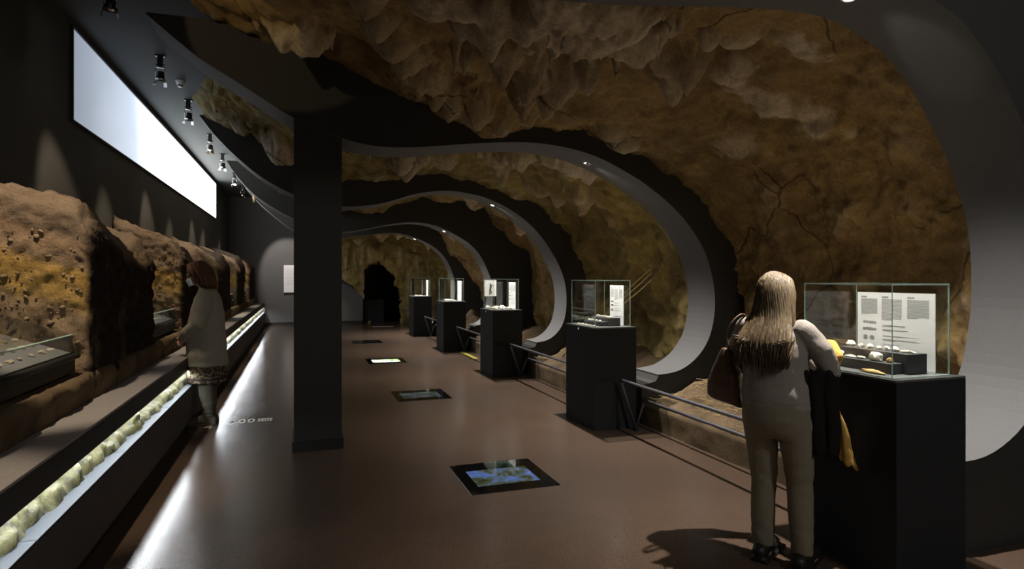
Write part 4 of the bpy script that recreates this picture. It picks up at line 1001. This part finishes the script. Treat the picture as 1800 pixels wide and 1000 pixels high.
def person_cardigan():
    t = thing('person', 'person in a long grey cardigan, patterned skirt and boots wearing a blue mask', 'person', (-.945, 7.28, 0), R(87))
    b = MB(); toh = head(b, (0, .085, 1.575), .40, 0)
    b.tube([(0, -.01, 1.38), (0, .02, 1.45), (0, .06, 1.53)], [.06, .054, .054], 14, round_ends=True)
    b.rings([(0, -.01, .82, .16, .12), (0, -.01, .95, .15, .115), (0, -.01, 1.1, .15, .11), (0, -.015, 1.25, .16, .11), (0, -.02, 1.35, .14, .08), (0, -.01, 1.40, .07, .055)])
    LA = [(-.16, -.02, 1.345), (-.225, -.02, 1.2), (-.245, .02, 1.07), (-.16, .14, .985), (-.06, .20, .92)]
    RA = [(.16, -.02, 1.345), (.225, -.02, 1.2), (.245, .02, 1.07), (.16, .14, .985), (.06, .20, .92)]
    for A in (RA, LA): b.tube(A, [.05, .045, .04, .034, .027], 12, round_ends=True)
    hand(b, LA[-1], (.45, .55, -.65), (.5, -.4, 0), (.3, .8, .2), .5); hand(b, RA[-1], (-.45, .55, -.65), (-.5, -.4, 0), (-.3, .8, .2), .5)
    for s in (-1, 1):
        b.tube([(s*.085, -.02, .86), (s*.085, -.01, .65), (s*.08, .0, .47), (s*.078, -.025, .30), (s*.075, -.03, .09)], [.085, .075, .055, .05, .036], 14, round_ends=True)
        b.tube([(s*.075, -.06, .045), (s*.08, .03, .04), (s*.085, .13, .03)], [.034, .035, .028], 12, round_ends=True)
    body = link('body', remesh(b, .006, 4), SKIN, t, True)
    em = mat('eye_dark', (.02, .015, .012), .2)
    for s in (-1, 1):
        m = MB(); m.ell(toh((s*.031, .082, .006)), (.010, .006, .006)); m.build('eye', em, t, True)
    # mask
    m = MB(); nu_, nv_ = 16, 12; rows = []
    for j in range(nv_):
        v = j/(nv_-1); row = []
        for i in range(nu_):
            u = i/(nu_-1)*2-1; a = u*1.25; bul = 1-.25*abs(v-.45)
            row.append(toh((sin(a)*.070, .035+cos(a)*(.078+.012*bul), -.020-.075*v)))
        rows.append(row)
    m.loft(rows, close=False); mk = m.build('face_mask', mat('mask_blue', (.34, .46, .55), .8), t, True); so = mk.modifiers.new('t', 'SOLIDIFY'); so.thickness = .002
    for s in (-1, 1):
        m = MB(); m.tube(cat_rom([toh((s*.067, .055, -.025)), toh((s*.078, .01, .0)), toh((s*.080, -.022, -.01)), toh((s*.076, .0, -.05)), toh((s*.064, .05, -.088))], 12), .0016, 5); m.build('ear_loop', M['whiteplastic'], mk, True)
    # skirt
    pm = mat('patterned_skirt', (.1, .08, .06), .9, spec=.1); n = N(pm); co = n.coord((1, 1, 1)); 
    v = n.new('ShaderNodeTexVoronoi'); v.inputs['Scale'].default_value = 34; n.link(co, v.inputs['Vector'])
    c_ = n.ramp(v.outputs['Distance'], [(.15, (.22, .18, .12)), (.3, (.035, .026, .022)), (.5, (.05, .035, .028)), (.62, (.20, .17, .11))])
    sx = n.new('ShaderNodeSeparateXYZ'); n.link(co, sx.inputs[0]); band = n.ramp(sx.outputs[2], [(.475, (1, 1, 1)), (.478, (0, 0, 0)), (.50, (0, 0, 0)), (.503, (1, 1, 1))])
    n.link(n.mix(band, (.045, .028, .024), c_), n.b.inputs['Base Color'])
    m = MB(); rr = []
    for i, (z, rx, ry) in enumerate([(.85, .165, .15), (.7, .18, .165), (.58, .19, .175), (.50, .195, .182), (.455, .20, .188), (.45, .19, .178)]):
        rr.append([(rx*cos(2*pi*j/64)*(1+.045*sin(j*2*pi/64*11)*(1-i*0 if i > 1 else .3)), -.012+ry*sin(2*pi*j/64)*(1+.045*sin(j*2*pi/64*11)), z) for j in range(64)])
    m.loft(rr, cap=False); m.build('skirt', pm, t, True).modifiers.new('t', 'SOLIDIFY').thickness = .006
    # boots
    bm_ = wool('suede_boots', (.085, .078, .060), (.115, .105, .08), 70)
    for s in (-1, 1):
        h = MB(); h.tube([(s*.075, -.03, .07), (s*.076, -.035, .13), (s*.078, -.03, .24), (s*.079, -.02, .36), (s*.08, -.015, .47)], [.056, .056, .068, .076, .078], 18)
        h.tube([(s*.075, -.075, .05), (s*.078, .0, .058), (s*.083, .08, .045), (s*.088, .15, .034), (s*.09, .185, .03)], [.042, .055, .047, .042, .03], 14, round_ends=True); h.box(s*.08-.04, s*.08+.045, -.115, -.03, 0, .03); h.box(s*.08-.042, s*.08+.048, -.03, .20, 0, .018)
        link('boot', remesh(h, .007, 4, lambda p: .006*fbm(Vector((p.x*5, p.y*5, p.z*26)), 3)*(1.5 if .1 < p.z < .24 else .6)), bm_, t, True)
    # cardigan
    g = MB(); g.rings([(0, -.015, .615, .212, .205), (0, -.015, .72, .212, .20), (0, -.012, .9, .206, .188), (0, -.01, 1.05, .20, .175), (0, -.015, 1.2, .20, .158), (0, -.02, 1.30, .192, .132), (0, -.022, 1.375, .150, .10), (0, -.012, 1.42, .09, .08), (0, .0, 1.455, .068, .066)], 32)
    g.tube(LA, [.078, .074, .068, .060, .046], 16, round_ends=True); g.tube(RA, [.078, .074, .068, .060, .046], 16, round_ends=True)
    link('cardigan', remesh(g, .009, 5, lambda p: .010*fbm(Vector((p.x*7, p.y*7, p.z*2.2)), 3)+.006*fbm(Vector((p.x*5, p.y*5, p.z*10)), 2)), wool('grey_cardigan', (.26, .24, .20), (.33, .31, .265), 80), t, True)
    # hair
    hm = hair_mat('auburn_hair', (.055, .022, .010), (.10, .042, .020), (.17, .075, .035))
    def path(i, rnd):
        ph = rnd.uniform(-2.3, 2.3); s, c = sin(ph), cos(ph); e = rnd.uniform(0, 1); r_ = 1+.10*rnd.random()
        cr = toh((rnd.uniform(-.02, .02), .045*rnd.uniform(-.8, 1.2), .122))
        sk = toh((s*.094*r_, -.014-c*.110*r_, .035))
        if abs(ph) > 1.75: en = toh((s*.092, .02+.02*e, -.06-.05*e)); md = toh((s*.094, .02, -.01))
        else: md = Vector(toh((s*.100*r_, -.03-c*.112*r_, -.05))); en = Vector((s*.11*r_, md.y*.6-.03-c*.03, 1.415+.03*e))
        return [cr, toh((s*.062, -.008-c*.076, .108)), sk, md, en]
    h = locks(path, 190, 8, .0135); h.ell(toh((0, -.018, .03)), (.084, .104, .097)); h.rings([(0, .0, 1.43, .075, .05), (0, .03, 1.5, .085, .08), (0, .05, 1.58, .08, .085)], 16)
    h.build('hair', hm, t, True)
person_cardigan()
